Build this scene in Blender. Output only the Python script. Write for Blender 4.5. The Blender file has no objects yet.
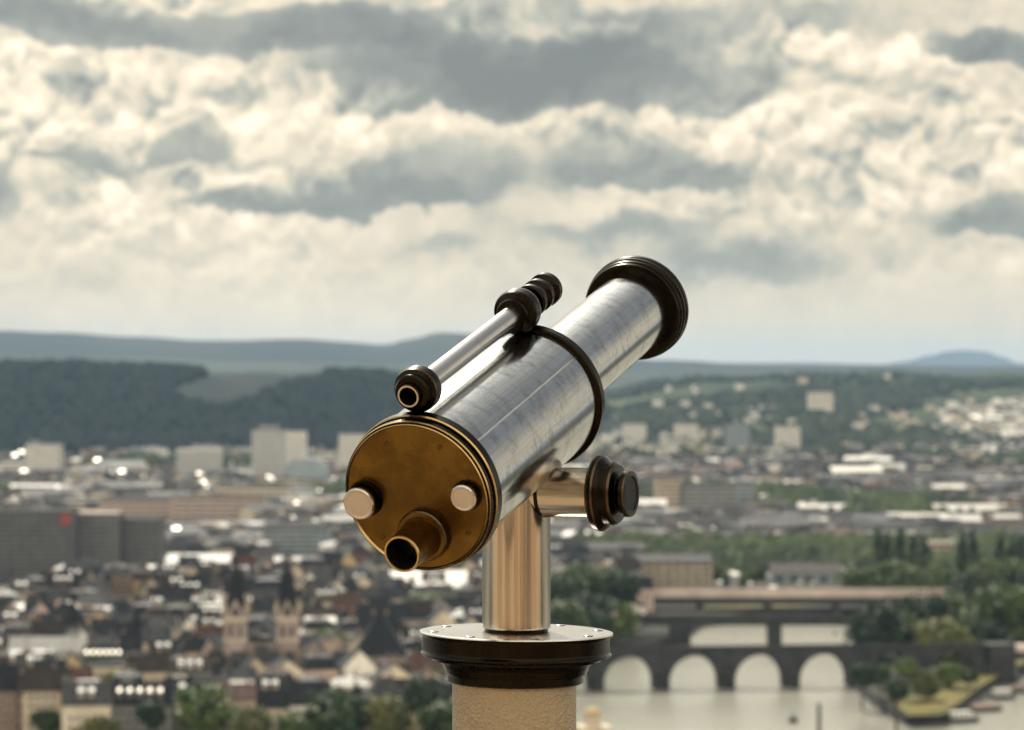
import bpy, bmesh, math, random
from mathutils import Vector, Matrix, Quaternion
from mathutils.geometry import tessellate_polygon
R = math.radians
PI = math.pi
F = 2900.0            # focal length in pixels of the 1024 wide frame
HOR = 372.0           # pixel row of the eye level
HC = 115.0            # eye height above the town
sc = bpy.context.scene
col = sc.collection
rnd = random.Random(7)

# ------------------------------------------------------------------ camera
cd = bpy.data.cameras.new('camera')
cam = bpy.data.objects.new('camera', cd)
col.objects.link(cam)
cam.location = (0, 0, HC)
cam.rotation_euler = (R(90) + math.atan((HOR - 365.0) / F), 0, 0)
cd.sensor_width = 36.0
cd.lens = 36.0 * F / 1024.0
cd.clip_start = 0.1
cd.clip_end = 90000
cd.dof.use_dof = True
cd.dof.focus_distance = 3.60
cd.dof.aperture_fstop = 10.0
sc.camera = cam

sc.view_settings.view_transform = 'Standard'
sc.view_settings.look = 'None'
sc.view_settings.exposure = 0.0
sc.view_settings.gamma = 1.0
sc.view_settings.use_curve_mapping = False
sc.render.engine = 'CYCLES'
cy = sc.cycles
cy.use_denoising = True
cy.max_bounces = 6
cy.diffuse_bounces = 2
cy.glossy_bounces = 4
cy.volume_bounces = 0
cy.transmission_bounces = 3
cy.caustics_reflective = False
cy.caustics_refractive = False
cy.sample_clamp_indirect = 4.0
cy.use_adaptive_sampling = True
cy.adaptive_threshold = 0.02

SUN_EL, SUN_AZ = 43.0, -13.0       # azimuth from straight ahead (+Y), positive to the right

# ------------------------------------------------------------------ node helpers
class G:
    """tiny expression builder over shader nodes"""
    def __init__(s, nt): s.nt = nt
    def n(s, t, **k):
        nd = s.nt.nodes.new(t)
        for a, b in k.items(): setattr(nd, a, b)
        return nd
    def put(s, sock, v):
        if v is None: return
        if isinstance(v, bpy.types.NodeSocket): s.nt.links.new(v, sock)
        else: sock.default_value = v
    def m(s, op, a, b=None, c=None, clamp=False):
        nd = s.n('ShaderNodeMath', operation=op, use_clamp=clamp)
        for i, v in enumerate((a, b, c)): s.put(nd.inputs[i], v)
        return nd.outputs[0]
    def add(s, a, b): return s.m('ADD', a, b)
    def sub(s, a, b): return s.m('SUBTRACT', a, b)
    def mul(s, a, b): return s.m('MULTIPLY', a, b)
    def vec(s, x, y, z):
        nd = s.n('ShaderNodeCombineXYZ')
        for i, v in enumerate((x, y, z)): s.put(nd.inputs[i], v)
        return nd.outputs[0]
    def sep(s, v):
        nd = s.n('ShaderNodeSeparateXYZ'); s.put(nd.inputs[0], v); return nd.outputs
    def vm(s, op, a, b=None, scale=None):
        nd = s.n('ShaderNodeVectorMath', operation=op)
        s.put(nd.inputs[0], a)
        if b is not None: s.put(nd.inputs[1], b)
        if scale is not None: s.put(nd.inputs['Scale'], scale)
        return nd.outputs[0]
    def noise(s, v, scale, detail=4, rough=.55, dist=0, out=0, lac=2.0):
        nd = s.n('ShaderNodeTexNoise')
        s.put(nd.inputs['Vector'], v)
        nd.inputs['Scale'].default_value = scale; nd.inputs['Detail'].default_value = detail
        nd.inputs['Roughness'].default_value = rough; nd.inputs['Distortion'].default_value = dist
        nd.inputs['Lacunarity'].default_value = lac
        return nd.outputs[out]
    def ramp(s, v, pts, interp='LINEAR'):
        nd = s.n('ShaderNodeValToRGB'); s.put(nd.inputs[0], v)
        cr = nd.color_ramp; cr.interpolation = interp
        while len(cr.elements) > 1: cr.elements.remove(cr.elements[-1])
        for i, (p, c) in enumerate(pts):
            e = cr.elements[0] if i == 0 else cr.elements.new(p)
            e.position = p; e.color = (c[0], c[1], c[2], 1) if not isinstance(c, (int, float)) else (c, c, c, 1)
        return nd.outputs[0]
    def mix(s, f, a, b, mode='MIX'):
        nd = s.n('ShaderNodeMix', data_type='RGBA', blend_type=mode)
        s.put(nd.inputs[0], f); 
        for i, v in ((6, a), (7, b)):
            if isinstance(v, tuple) and len(v) == 3: v = (*v, 1)
            s.put(nd.inputs[i], v)
        return nd.outputs[2]
    def step(s, v, a, b):
        nd = s.n('ShaderNodeMapRange', interpolation_type='SMOOTHSTEP'); s.put(nd.inputs[0], v)
        nd.inputs[1].default_value = a; nd.inputs[2].default_value = b
        return nd.outputs[0]

# ------------------------------------------------------------------ world: hazy bright sky with broken clouds
w = bpy.data.worlds.new('World'); sc.world = w; w.use_nodes = True
nt = w.node_tree; nt.nodes.clear(); g = G(nt)
out = g.n('ShaderNodeOutputWorld'); bg = g.n('ShaderNodeBackground')
nt.links.new(bg.outputs[0], out.inputs[0])
sky = g.n('ShaderNodeTexSky', sky_type='NISHITA', sun_disc=False)
sky.sun_elevation = R(SUN_EL); sky.sun_rotation = R(SUN_AZ); sky.altitude = 150; sky.air_density = 1.0; sky.dust_density = 3.0
tc = g.n('ShaderNodeTexCoord')
D3 = tc.outputs['Generated']
sx, sy, sz = g.sep(D3)
hyp = g.m('SQRT', g.add(g.mul(sx, sx), g.mul(sy, sy)))
U0 = g.mul(g.m('ARCTAN2', sx, sy), F / 1000.)                    # azimuth, in thousandths of the frame's pixels
V0 = g.mul(g.m('ARCTAN2', sz, hyp), F / 1000.)                   # elevation, same unit
# warp
st = g.vec(g.mul(sx, 1.0), g.mul(sy, 1.0), g.mul(sz, 1.12))
wn = g.noise(st, 26, 4, .6, 0, 1)
wv = g.vm('SUBTRACT', wn, (.5, .5, .5))
wx, wy, wz = g.sep(wv)
wn2 = g.noise(st, 9, 2, .5, 0, 1)
wx2, wy2, wz2 = g.sep(g.vm('SUBTRACT', wn2, (.5, .5, .5)))
U = g.add(U0, g.add(g.mul(wx, .13), g.mul(wx2, .14)))
V = g.add(V0, g.add(g.mul(wz, .10), g.mul(wy2, .05)))
def blob(X, Y, rx, ry, amp, sharp_base=0):
    u = (X - 512) / 1000.; v = (HOR - Y) / 1000.
    a = g.mul(g.sub(U, u), 1000. / rx)
    dv = g.sub(V, v)
    b = g.mul(dv, 1000. / ry)
    q = g.add(g.mul(a, a), g.mul(b, b))
    e = g.m('EXPONENT', g.mul(q, -1.0))
    r = g.mul(e, amp)
    if sharp_base:
        r = g.mul(r, g.step(dv, (-sharp_base - 4) / 1000., (-sharp_base + 9) / 1000.))
    return r
def total(lst):
    t = None
    for b in lst:
        v = blob(*b); t = v if t is None else g.add(t, v)
    return t
dark = total([(120, 36, 230, 26, 1.0, 18), (20, 20, 120, 30, .6, 22), (330, 44, 110, 22, .75, 16), (520, 84, 190, 46, 1.35, 34), (630, 48, 130, 50, .75), (480, 40, 120, 30, .5),
              (185, 142, 55, 28, .9, 18), (240, 198, 75, 16, .9, 12), (95, 165, 55, 16, .7, 10), (-5, 190, 50, 34, .8), (380, 190, 95, 26, .85, 18), (560, 92, 170, 32, .8, 24),
              (420, 168, 90, 40, .35), (650, 178, 120, 26, .85, 14), (590, 224, 90, 18, .45), (430, 244, 110, 18, .35), (740, 262, 150, 46, .62), (600, 140, 120, 26, .35),
              (1002, 46, 62, 26, 1.5, 18), (990, 225, 80, 28, .85, 20), (850, 16, 90, 26, .45), (80, 285, 160, 18, .25), (120, 240, 90, 14, .3), (880, 130, 90, 30, .15)])
light = total([(540, 30, 75, 14, 2.6), (130, 2, 120, 12, 1.2), (50, 100, 90, 40, .6), (240, 100, 110, 34, .7), (240, 178, 60, 12, .9), (380, 98, 60, 12, .8), (60, 150, 70, 18, .5),
               (810, 140, 150, 60, .55), (925, 52, 50, 16, 1.0), (820, 45, 110, 26, .7), (1000, 150, 70, 40, .5), (960, 110, 60, 18, .3), (120, 215, 160, 30, .4), (330, 130, 60, 30, .4), (700, 70, 70, 40, .35),
               (560, 138, 200, 12, .55), (700, 120, 70, 20, .5), (640, 215, 100, 14, .3), (800, 210, 150, 40, .3), (560, 300, 600, 50, .25), (250, 300, 300, 50, .25)])
# cumulus relief: height of the billows here against their height a little towards the light
def billow(v):
    a = None
    for sc_, am in ((30, .50), (66, .36), (150, .24)):
        vo = g.n('ShaderNodeTexVoronoi', feature='F1'); g.put(vo.inputs['Vector'], v); vo.inputs['Scale'].default_value = sc_
        x = g.mul(g.mul(vo.outputs[0], vo.outputs[0]), -am * 1.3); a = x if a is None else g.add(a, x)
    return a
p1 = g.vm('ADD', st, g.vm('SCALE', wv, None, .030))
h1 = billow(p1); h2 = billow(g.vm('ADD', p1, (-.0016, 0, .0050)))
relief = g.mul(g.sub(h1, h2), 3.1)
n1 = g.noise(p1, 20, 7, .60); n2 = g.noise(g.vm('ADD', p1, (-.002, 0, .0075)), 20, 4, .60)
soft = g.mul(g.sub(n1, n2), 2.3)
fade = g.step(V0, .05, .20)           # relief dissolves in the haze near the horizon
broad = g.noise(st, 7, 4, .5)
puffy = g.add(.28, g.mul(g.step(g.sub(g.add(light, g.mul(broad, .9)), g.mul(dark, .55)), .35, .85), .85))
relief = g.add(g.mul(relief, puffy), soft)
relief = g.mul(relief, g.add(.10, g.mul(fade, .90)))
ragged = g.mul(g.sub(n1, .5), 1.5)
dk_m = g.step(g.add(dark, g.mul(ragged, .8)), .28, .60)
darks = g.add(g.mul(dk_m, .80), g.mul(dark, .45))
lights = g.add(g.mul(g.step(g.add(light, ragged), .42, .80), .20), g.mul(light, .30))
relief = g.mul(relief, g.sub(1.0, g.mul(dk_m, .45)))
val = g.add(g.sub(lights, darks), relief)
val = g.add(val, g.mul(g.sub(broad, .5), .5))
val = g.add(val, g.mul(g.mul(g.sub(n1, .5), .8), fade))
val = g.add(val, g.mul(g.sub(1.0, g.step(V0, .01, .13)), .16))
ray_n = g.noise(g.vec(g.mul(g.add(U0, g.mul(V0, .28)), 11.0), g.mul(V0, .9), 0.0), 1.0, 2, .5)
rays = g.mul(g.sub(ray_n, .5), g.mul(g.step(V0, .24, .13), g.step(V0, -.02, .07)))
val = g.add(val, g.mul(rays, .65))
t = g.add(.63, g.mul(val, .36))
cloud = g.ramp(t, [(0.0, (.165, .190, .195)), (.20, (.245, .275, .268)), (.40, (.43, .45, .395)), (.58, (.66, .615, .50)),
                   (.76, (.84, .765, .605)), (1.0, (1.06, .985, .81))])
sd = Vector((math.sin(R(SUN_AZ)) * math.cos(R(SUN_EL)), math.cos(R(SUN_AZ)) * math.cos(R(SUN_EL)), math.sin(R(SUN_EL))))
dt = g.n('ShaderNodeVectorMath', operation='DOT_PRODUCT'); g.put(dt.inputs[0], D3); dt.inputs[1].default_value = sd
glow = g.m('POWER', g.m('MAXIMUM', dt.outputs['Value'], 0.0), 14.0)
# overhead the cover is heavier and bluer, thin and blazing round the sun
high = g.step(V0, .45, 1.5)
back = g.step(sy, .35, -.5)     # front-lit clouds opposite the sun, brightened to lift the camera-facing walls
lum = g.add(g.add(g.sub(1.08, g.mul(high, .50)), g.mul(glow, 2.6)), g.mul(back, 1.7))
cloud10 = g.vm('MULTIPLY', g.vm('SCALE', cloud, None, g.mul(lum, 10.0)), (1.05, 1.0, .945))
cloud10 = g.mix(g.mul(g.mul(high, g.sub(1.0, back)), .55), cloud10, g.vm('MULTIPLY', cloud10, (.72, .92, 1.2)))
cov = g.sub(.94, g.mul(g.m('MULTIPLY', g.step(broad, .62, .40), high), .35))
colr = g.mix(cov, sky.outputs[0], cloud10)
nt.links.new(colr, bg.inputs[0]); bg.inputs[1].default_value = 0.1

# ------------------------------------------------------------------ sun
sl = bpy.data.lights.new('sun', 'SUN'); so = bpy.data.objects.new('sun', sl); col.objects.link(so)
sl.energy = 4.6; sl.angle = R(0.6); sl.color = (1.0, .92, .78)
so.rotation_euler = (-sd).to_track_quat('-Z', 'Y').to_euler()
so.location = (0, 0, 300)

# ------------------------------------------------------------------ materials
M = {}
def mat(name, base, rough=.7, metal=0.0, spec=.5, vary=0.0, vscale=.3, bump=0.0, bscale=10., aniso=0.0, col2=None, coat=0, rvary=0.0, coords='Object'):
    m = bpy.data.materials.new(name); m.use_nodes = True; t = m.node_tree; p = t.nodes['Principled BSDF']; g = G(t)
    p.inputs['Roughness'].default_value = rough; p.inputs['Metallic'].default_value = metal
    p.inputs['Specular IOR Level'].default_value = spec
    if aniso: p.inputs['Anisotropic'].default_value = aniso
    if coat: p.inputs['Coat Weight'].default_value = coat
    p.inputs['Base Color'].default_value = (*base, 1)
    c = g.n('ShaderNodeTexCoord').outputs[coords]
    if vary or col2:
        nz = g.noise(c, vscale, 5, .62)
        c2 = col2 if col2 else tuple(min(1, x * (1 + vary)) for x in base)
        c1 = base if col2 else tuple(x * (1 - vary) for x in base)
        g.put(p.inputs['Base Color'], g.mix(g.step(nz, .35, .65), c1, c2))
    if rvary:
        nz2 = g.noise(c, vscale * 2.3, 4, .6)
        g.put(p.inputs['Roughness'], g.add(rough - rvary, g.mul(nz2, 2 * rvary)))
    if bump:
        b = g.n('ShaderNodeBump'); b.inputs['Strength'].default_value = bump; b.inputs['Distance'].default_value = .02
        g.put(b.inputs['Height'], g.noise(c, bscale, 4, .6)); t.links.new(b.outputs[0], p.inputs['Normal'])
    M[name] = m
    return m

walls = {  # albedo of facades
 'cream': (.68, .60, .48), 'beige': (.52, .43, .33), 'white': (.82, .79, .73), 'pink': (.58, .45, .40), 'ochre': (.50, .39, .23),
 'grey': (.30, .30, .29), 'brown': (.24, .17, .13), 'blue-grey': (.30, .35, .38), 'sand': (.58, .48, .38)}
for k, c in walls.items(): mat('wall_' + k, c, .9, spec=.15, vary=.12, vscale=.25)
roofs = {'slate': ((.018, .020, .024), .6), 'grey': ((.052, .053, .056), .65), 'brown': ((.036, .028, .024), .75), 'red': ((.075, .038, .030), .75),
         'black': ((.014, .015, .018), .6)}
for k, (c, r) in roofs.items(): mat('roof_' + k, c, r, spec=.18, vary=.3, vscale=.5)
mat('zinc', (.30, .30, .29), .60, .2, vary=.1, vscale=.4)
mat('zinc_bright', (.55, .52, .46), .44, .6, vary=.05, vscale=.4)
mat('white_roof', (.52, .50, .45), .55, 0, .6, vary=.06)
mat('glass', (.03, .035, .04), .12, 0, .8)
mat('glass_far', (.05, .055, .06), .4, 0, .4, vary=.5, vscale=.15)
mat('dark_trim', (.05, .05, .05), .6)
mat('wall_dark', (.155, .158, .16), .9, spec=.15, vary=.1, vscale=.2)
mat('wall_pale', (.62, .62, .60), .85, vary=.08, vscale=.2)
mat('red_paint', (.26, .05, .045), .6)
mat('stone_dark', (.030, .031, .033), .85, vary=.35, vscale=.15, bump=.5, bscale=1.2)
mat('stone_pink', (.35, .285, .26), .85, vary=.18, vscale=.2)
mat('concrete', (.56, .47, .43), .8, vary=.12, vscale=.1)
mat('concrete_dark', (.055, .055, .058), .8, vary=.2, vscale=.1)
mat('asphalt', (.06, .06, .062), .8, vary=.2, vscale=.2)
mat('bark', (.07, .05, .04), .9, vary=.3, vscale=1.)
mat('leaf_suburb', (.028, .045, .026), .8, 0, .2, col2=(.085, .11, .04), vscale=.015)
mat('leaf', (.055, .095, .024), .55, 0, .3, col2=(.11, .15, .036), vscale=.35)
mat('leaf_dark', (.022, .045, .018), .6, 0, .3, col2=(.045, .075, .025), vscale=.3)
mat('leaf_yellow', (.10, .125, .030), .6, 0, .3, col2=(.17, .17, .045), vscale=.3)
mat('leaf_far_right', (.022, .034, .026), .8, 0, .2, col2=(.060, .078, .045), vscale=.012)
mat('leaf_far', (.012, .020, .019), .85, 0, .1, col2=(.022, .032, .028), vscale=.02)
mat('grass', (.085, .095, .03), .9, 0, .2, col2=(.21, .165, .05), vscale=.06)
mat('boat_white', (.75, .75, .72), .3, 0, .5, vary=.05)
mat('boat_brown', (.20, .13, .10), .6, vary=.2)
mat('boat_dark', (.04, .045, .05), .4)
mat('tarp', (.34, .25, .22), .7, vary=.15)
for nm_, c_ in (('car_silver', (.5, .5, .5)), ('car_white', (.75, .75, .75)), ('car_dark', (.03, .03, .04)), ('car_red', (.4, .04, .03))):
    mat(nm_, c_, .25, .3, .6, coat=.6)
mat('rubber', (.02, .02, .02), .8)

# ------------------------------------------------------------------ object helpers
def tag(o, label=None, cat=None, group=None, kind=None):
    if label: o['label'] = label
    if cat: o['category'] = cat
    if group: o['group'] = group
    if kind: o['kind'] = kind
    return o
def empty(name, loc=(0, 0, 0), rz=0, label=None, cat=None, group=None):
    o = bpy.data.objects.new(name, None); col.objects.link(o); o.location = loc; o.rotation_euler = (0, 0, rz)
    o.empty_display_size = .2
    return tag(o, label, cat, group)
def link(name, me, parent=None, loc=None):
    o = bpy.data.objects.new(name, me); col.objects.link(o)
    if parent is not None: o.parent = parent
    if loc is not None: o.location = loc
    return o
class MB:
    def __init__(s): s.v = []; s.f = []; s.mi = []; s.mats = []; s.sm = []
    def slot(s, m):
        if m not in s.mats: s.mats.append(m)
        return s.mats.index(m)
    def raw(s, vs, fs, m=None, smooth=False, mx=None):
        b = len(s.v); i = s.slot(m)
        s.v += [tuple(mx @ Vector(v)) for v in vs] if mx is not None else [tuple(v) for v in vs]
        for f in fs: s.f.append(tuple(b + k for k in f)); s.mi.append(i); s.sm.append(smooth)
        return s
    def box(s, x0, x1, y0, y1, z0, z1, m=None, mx=None, bottom=True):
        vs = [(x0, y0, z0), (x1, y0, z0), (x1, y1, z0), (x0, y1, z0), (x0, y0, z1), (x1, y0, z1), (x1, y1, z1), (x0, y1, z1)]
        fs = [(4, 5, 6, 7), (0, 1, 5, 4), (1, 2, 6, 5), (2, 3, 7, 6), (3, 0, 4, 7)]
        if bottom: fs.append((3, 2, 1, 0))
        return s.raw(vs, fs, m, False, mx)
    def prism(s, poly, z0, z1, m=None, mx=None):
        n = len(poly); vs = [(x, y, z0) for x, y in poly] + [(x, y, z1) for x, y in poly]
        fs = [tuple(range(n - 1, -1, -1)), tuple(range(n, 2 * n))] + [(i, (i + 1) % n, n + (i + 1) % n, n + i) for i in range(n)]
        return s.raw(vs, fs, m, False, mx)
    def cone(s, r0, r1, z0, z1, n=12, m=None, x=0, y=0, rot=0, smooth=True, mx=None):
        vs = []
        for r, z in ((r0, z0), (r1, z1)):
            for k in range(n):
                a = rot + 2 * PI * k / n; vs.append((x + r * math.cos(a), y + r * math.sin(a), z))
        fs = [(k, (k + 1) % n, n + (k + 1) % n, n + k) for k in range(n)]
        s.raw(vs, fs, m, smooth, mx)
        s.raw(vs, [tuple(range(n - 1, -1, -1)), tuple(range(n, 2 * n))], m, False, mx)
        return s
    def mesh(s, name):
        me = bpy.data.meshes.new(name); me.from_pydata(s.v, [], s.f)
        for m in s.mats: me.materials.append(M[m] if isinstance(m, str) else m)
        me.polygons.foreach_set('material_index', s.mi); me.polygons.foreach_set('use_smooth', s.sm)
        me.update(); return me
    def build(s, name, parent=None, loc=None): return link(name, s.mesh(name), parent, loc)
def at(px, py, z=0.0):
    D = (HC - z) * F / (py - HOR)
    return Vector(((px - 512) / F * D, D, z))
def atD(px, py, D): return Vector(((px - 512) / F * D, D, HC - (py - HOR) / F * D))
def proj(p): return 512 + F * p[0] / p[1], HOR - F * (p[2] - HC) / p[1]
# ------------------------------------------------------------------ metals of the telescope
def metal(name, base, rough, smudge=.0, scratch=0.0, stretch=(60, 60, 2.0), blot=None, bump=0.0, rough_v=.1):
    m = bpy.data.materials.new(name); m.use_nodes = True; t = m.node_tree; p = t.nodes['Principled BSDF']; g = G(t)
    p.inputs['Metallic'].default_value = 1.0
    c = g.n('ShaderNodeTexCoord').outputs['Object']
    base4 = base
    fine = g.noise(g.vm('MULTIPLY', c, stretch), 6, 5, .65)
    big = g.noise(c, 14, 6, .65, .1)
    dirt = g.noise(g.vm('MULTIPLY', c, (.8, .8, 1.25)), 34, 8, .74, .15)
    cc = g.mix(g.mul(g.step(dirt, .44, .72), smudge), base4, tuple(x * .42 for x in base))
    cc = g.mix(g.mul(g.step(fine, .45, .62), scratch), cc, tuple(x * .70 for x in base))
    if blot: cc = g.mix(g.step(big, .38, .62), cc, g.mix(.75, cc, blot))
    g.put(p.inputs['Base Color'], cc)
    ro = g.add(g.add(rough - rough_v, g.mul(big, 2 * rough_v)), g.mul(g.sub(dirt, .5), smudge * .3))
    ro = g.add(ro, g.mul(g.sub(fine, .5), scratch * .35))
    g.put(p.inputs['Roughness'], ro)
    if bump:
        b = g.n('ShaderNodeBump'); b.inputs['Strength'].default_value = bump; b.inputs['Distance'].default_value = .0006
        g.put(b.inputs['Height'], g.add(fine, g.mul(dirt, .6))); t.links.new(b.outputs[0], p.inputs['Normal'])
    M[name] = m
metal('steel', (.55, .555, .55), .16, .78, .42, stretch=(45, 45, .9), bump=.035)
metal('steel_clean', (.62, .60, .57), .20, .2, .5, stretch=(70, 70, 1.5), bump=.03, rough_v=.04)
metal('steel_column', (.65, .58, .49), .20, .1, .55, stretch=(60, 60, .5), bump=.012, rough_v=.03)
metal('steel_face', (.66, .58, .52), .34, .15, .1)
metal('brass', (.200, .115, .028), .28, .45, .05, stretch=(3, 3, 3), blot=(.105, .060, .020), rough_v=.08)
metal('brass_edge', (.62, .42, .17), .26, .2, .1)
metal('bronze', (.020, .0165, .012), .27, .3, .2, rough_v=.06)
metal('bronze_edge', (.10, .074, .048), .28, .2, .1)
mat('black_bore', (.006, .006, .006), .5, 0, .3)
mat('lens_glass', (.01, .01, .012), .04, 0, .9)
# painted pedestal with orange-peel texture
def pedestal_paint():
    m = mat('pedestal_paint', (.52, .42, .29), .30, 0, .6); t = m.node_tree; p = t.nodes['Principled BSDF']; g = G(t)
    c = g.n('ShaderNodeTexCoord').outputs['Object']
    v = g.n('ShaderNodeTexVoronoi', feature='SMOOTH_F1'); g.put(v.inputs['Vector'], g.vm('ADD', c, g.vm('SCALE', g.noise(c, 160, 2, .5, 0, 1), None, .006)))
    v.inputs['Scale'].default_value = 260; v.inputs['Smoothness'].default_value = .6
    h = g.add(g.mul(v.outputs[0], 1.0), g.mul(g.noise(c, 120, 3), .8))
    b = g.n('ShaderNodeBump'); b.inputs['Strength'].default_value = 1.0; b.inputs['Distance'].default_value = .0019
    g.put(b.inputs['Height'], h); t.links.new(b.outputs[0], p.inputs['Normal'])
    g.put(p.inputs['Base Color'], g.mix(g.step(g.noise(c, 9, 5, .6), .35, .7), (.43, .35, .235), (.31, .245, .15)))
pedestal_paint()

# ------------------------------------------------------------------ coin telescope
BASE = Vector((.0055, 3.67, HC - 1.50))
P0 = Vector((-.1108, 3.40, HC - .1458))
dA = Vector((.374, .874, .3086)).normalized()
rA = Vector((dA.y, -dA.x, 0)).normalized()
uA = rA.cross(dA)
tel = empty('coin_telescope', BASE, 0, 'large steel and brass coin operated telescope on its round pedestal, tilted up over the city', 'telescope')
def frame(o, z, x):
    z = z.normalized(); x = (x - z * x.dot(z)).normalized(); y = z.cross(x)
    m = Matrix((x, y, z)).transposed().to_4x4(); m.translation = o - BASE
    return m
def pt(t, u=0.0, v=0.0): return P0 + dA * t + uA * u + rA * v
SEG = 96
def lathe(name, prof, fr, m, parent=None, seg=SEG, close=False, mats=None):
    """prof: (r, z) points; mats: optional material name per segment"""
    pr = [prof[0]]; ms = []
    for j in range(len(prof) - 1):          # support loops keep long straight runs flat
        (r0, z0), (r1, z1) = prof[j], prof[j + 1]; L = math.hypot(r1 - r0, z1 - z0); mj = mats[j] if mats else m
        if L > .006 and r0 > 1e-6 and r1 > 1e-6:
            for f_ in (.0008 / L, 1 - .0008 / L): pr.append((r0 + (r1 - r0) * f_, z0 + (z1 - z0) * f_)); ms.append(mj)
        pr.append(prof[j + 1]); ms.append(mj)
    prof, mats = pr, ms
    mb = MB(); n = len(prof)
    for j in range(n - 1):
        (r0, z0), (r1, z1) = prof[j], prof[j + 1]
        vs = []
        for r, z in ((r0, z0), (r1, z1)):
            for k in range(seg):
                a = 2 * PI * k / seg; vs.append((r * math.cos(a), r * math.sin(a), z))
        if r1 < 1e-6: fs = [(k, (k + 1) % seg, seg) for k in range(seg)]; vs = vs[:seg] + [(0, 0, z1)]
        elif r0 < 1e-6: fs = [(0, 1 + (k + 1) % seg, 1 + k) for k in range(seg)]; vs = [(0, 0, z0)] + vs[seg:]
        else: fs = [(k, (k + 1) % seg, seg + (k + 1) % seg, seg + k) for k in range(seg)]
        mb.raw(vs, fs, mats[j] if mats else m, True)
    me = mb.mesh(name)
    bm = bmesh.new(); bm.from_mesh(me); bmesh.ops.remove_doubles(bm, verts=bm.verts, dist=1e-6)
    bmesh.ops.recalc_face_normals(bm, faces=bm.faces)
    for e in bm.edges:
        if len(e.link_faces) == 2 and e.calc_face_angle(0) > R(28): e.smooth = False
    bm.to_mesh(me); bm.free()
    o = link(name, me, parent if parent is not None else tel)
    o.matrix_local = fr
    return o
def arc(cr, cz, rad, a0, a1, n=6):
    return [(cr + rad * math.cos(R(a0 + (a1 - a0) * i / n)), cz + rad * math.sin(R(a0 + (a1 - a0) * i / n))) for i in range(n + 1)]
FA = frame(pt(0), dA, rA)
def sub(o, child_fr): return child_fr  # frames are local to the telescope's base
# main barrel
RB = .0905
main = lathe('main_barrel', [(RB, .020), (RB, .372)], FA, 'steel')
# weld seam along the barrel (a thin raised bead)
def bead(name, r, t0, t1, ang, rad, m, parent):
    mb = MB(); n = 8; k = 40
    c, s_ = math.cos(R(ang)), math.sin(R(ang))
    vs = []
    for i in range(k + 1):
        t = t0 + (t1 - t0) * i / k; j = (rnd.random() - .5) * rad * .35
        for q in range(n):
            a = 2 * PI * q / n; lx = (r + rad * .1 * math.cos(a) ); ly = rad * math.sin(a) + j
            rr = r - rad * .5 + rad * math.cos(a) * .8
            vs.append((rr * c - ly * s_, rr * s_ + ly * c, t))
    fs = [(i * n + q, i * n + (q + 1) % n, (i + 1) * n + (q + 1) % n, (i + 1) * n + q) for i in range(k) for q in range(n)]
    mb.raw(vs, fs, m, True); o = mb.build(name, parent); o.matrix_parent_inverse = Matrix(); return o
# in the barrel's frame x = right, y = z cross x (= up)
SEAM = -36
bead('weld_seam', RB, .036, .360, SEAM - 3, .0014, 'steel_clean', main)
FAR = FA @ Matrix.Translation((0, 0, .017))
# rear rim: three dark rings round the brass plate
rim = lathe('rear_rim', [(.0875, -.018), (.0925, -.018), (.0935, -.016), (.0935, -.010), (.0905, -.009), (.0905, -.006), (.0950, -.005), (.0962, -.003), (.0962, .010),
                         (.0950, .012), (.0925, .012), (.0925, .016), (.0905, .018)], FAR, 'bronze',
            mats=['bronze', 'brass_edge', 'bronze', 'bronze', 'bronze', 'bronze', 'brass_edge', 'bronze', 'bronze', 'bronze', 'bronze', 'bronze'])
plate = lathe('rear_plate', [(0, -.0185), (.0845, -.0185), (.0880, -.0190), (.0897, -.0215), (.0905, -.0200), (.0905, -.012)], FAR, 'brass',
              mats=['brass', 'brass', 'brass_edge', 'brass_edge', 'brass_edge'])
# two steel buttons and the eyepiece on the plate
def pfr(x, y, z=0.0):
    f = FAR.copy(); f.translation = FAR @ Vector((x, y, z)); return f
ZP = -.0185
def button(x, y, r, h, name='push_button'):
    b = lathe(name, [(0, ZP - h + .0006), (r * .78, ZP - h + .0005), (r * .82, ZP - h), (r - .0015, ZP - h), (r, ZP - h + .0015), (r, ZP - h + .005), (r * .93, ZP - h + .006), (r * .93, ZP)], pfr(x, y), 'steel_face',
              mats=['steel_face', 'steel_face', 'steel_face', 'steel_clean', 'steel_face', 'bronze', 'bronze'])
    c = lathe('button_collar', [(r * .93, ZP - .006), (r * 1.06, ZP - .006), (r * 1.12, ZP - .003), (r * 1.12, ZP - .0002)], pfr(x, y), 'bronze')
    c.parent = b; c.matrix_local = Matrix()
    return b
button(-.0670, .0030, .0198, .022)
button(.0640, -.0030, .0163, .012)
ex, ey = .0030, .0465
eye = lathe('eyepiece', [(.0300, ZP), (.0315, ZP - .003), (.0315, ZP - .0075), (.0300, ZP - .0095), (.0255, ZP - .0100), (.0245, ZP - .014), (.0225, ZP - .052), (.0225, ZP - .064), (.0218, ZP - .066),
                         (.0198, ZP - .066), (.0190, ZP - .0645), (.0185, ZP - .030)], pfr(ex, ey), 'brass',
            mats=['bronze_edge', 'bronze', 'bronze_edge', 'brass', 'brass', 'brass', 'brass', 'brass_edge', 'brass_edge', 'brass_edge', 'black_bore'])
ln = lathe('eye_lens', [(.0185, ZP - .034), (.012, ZP - .0365), (0, ZP - .0375)], pfr(ex, ey), 'lens_glass'); ln.parent = eye; ln.matrix_local = Matrix()
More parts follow.
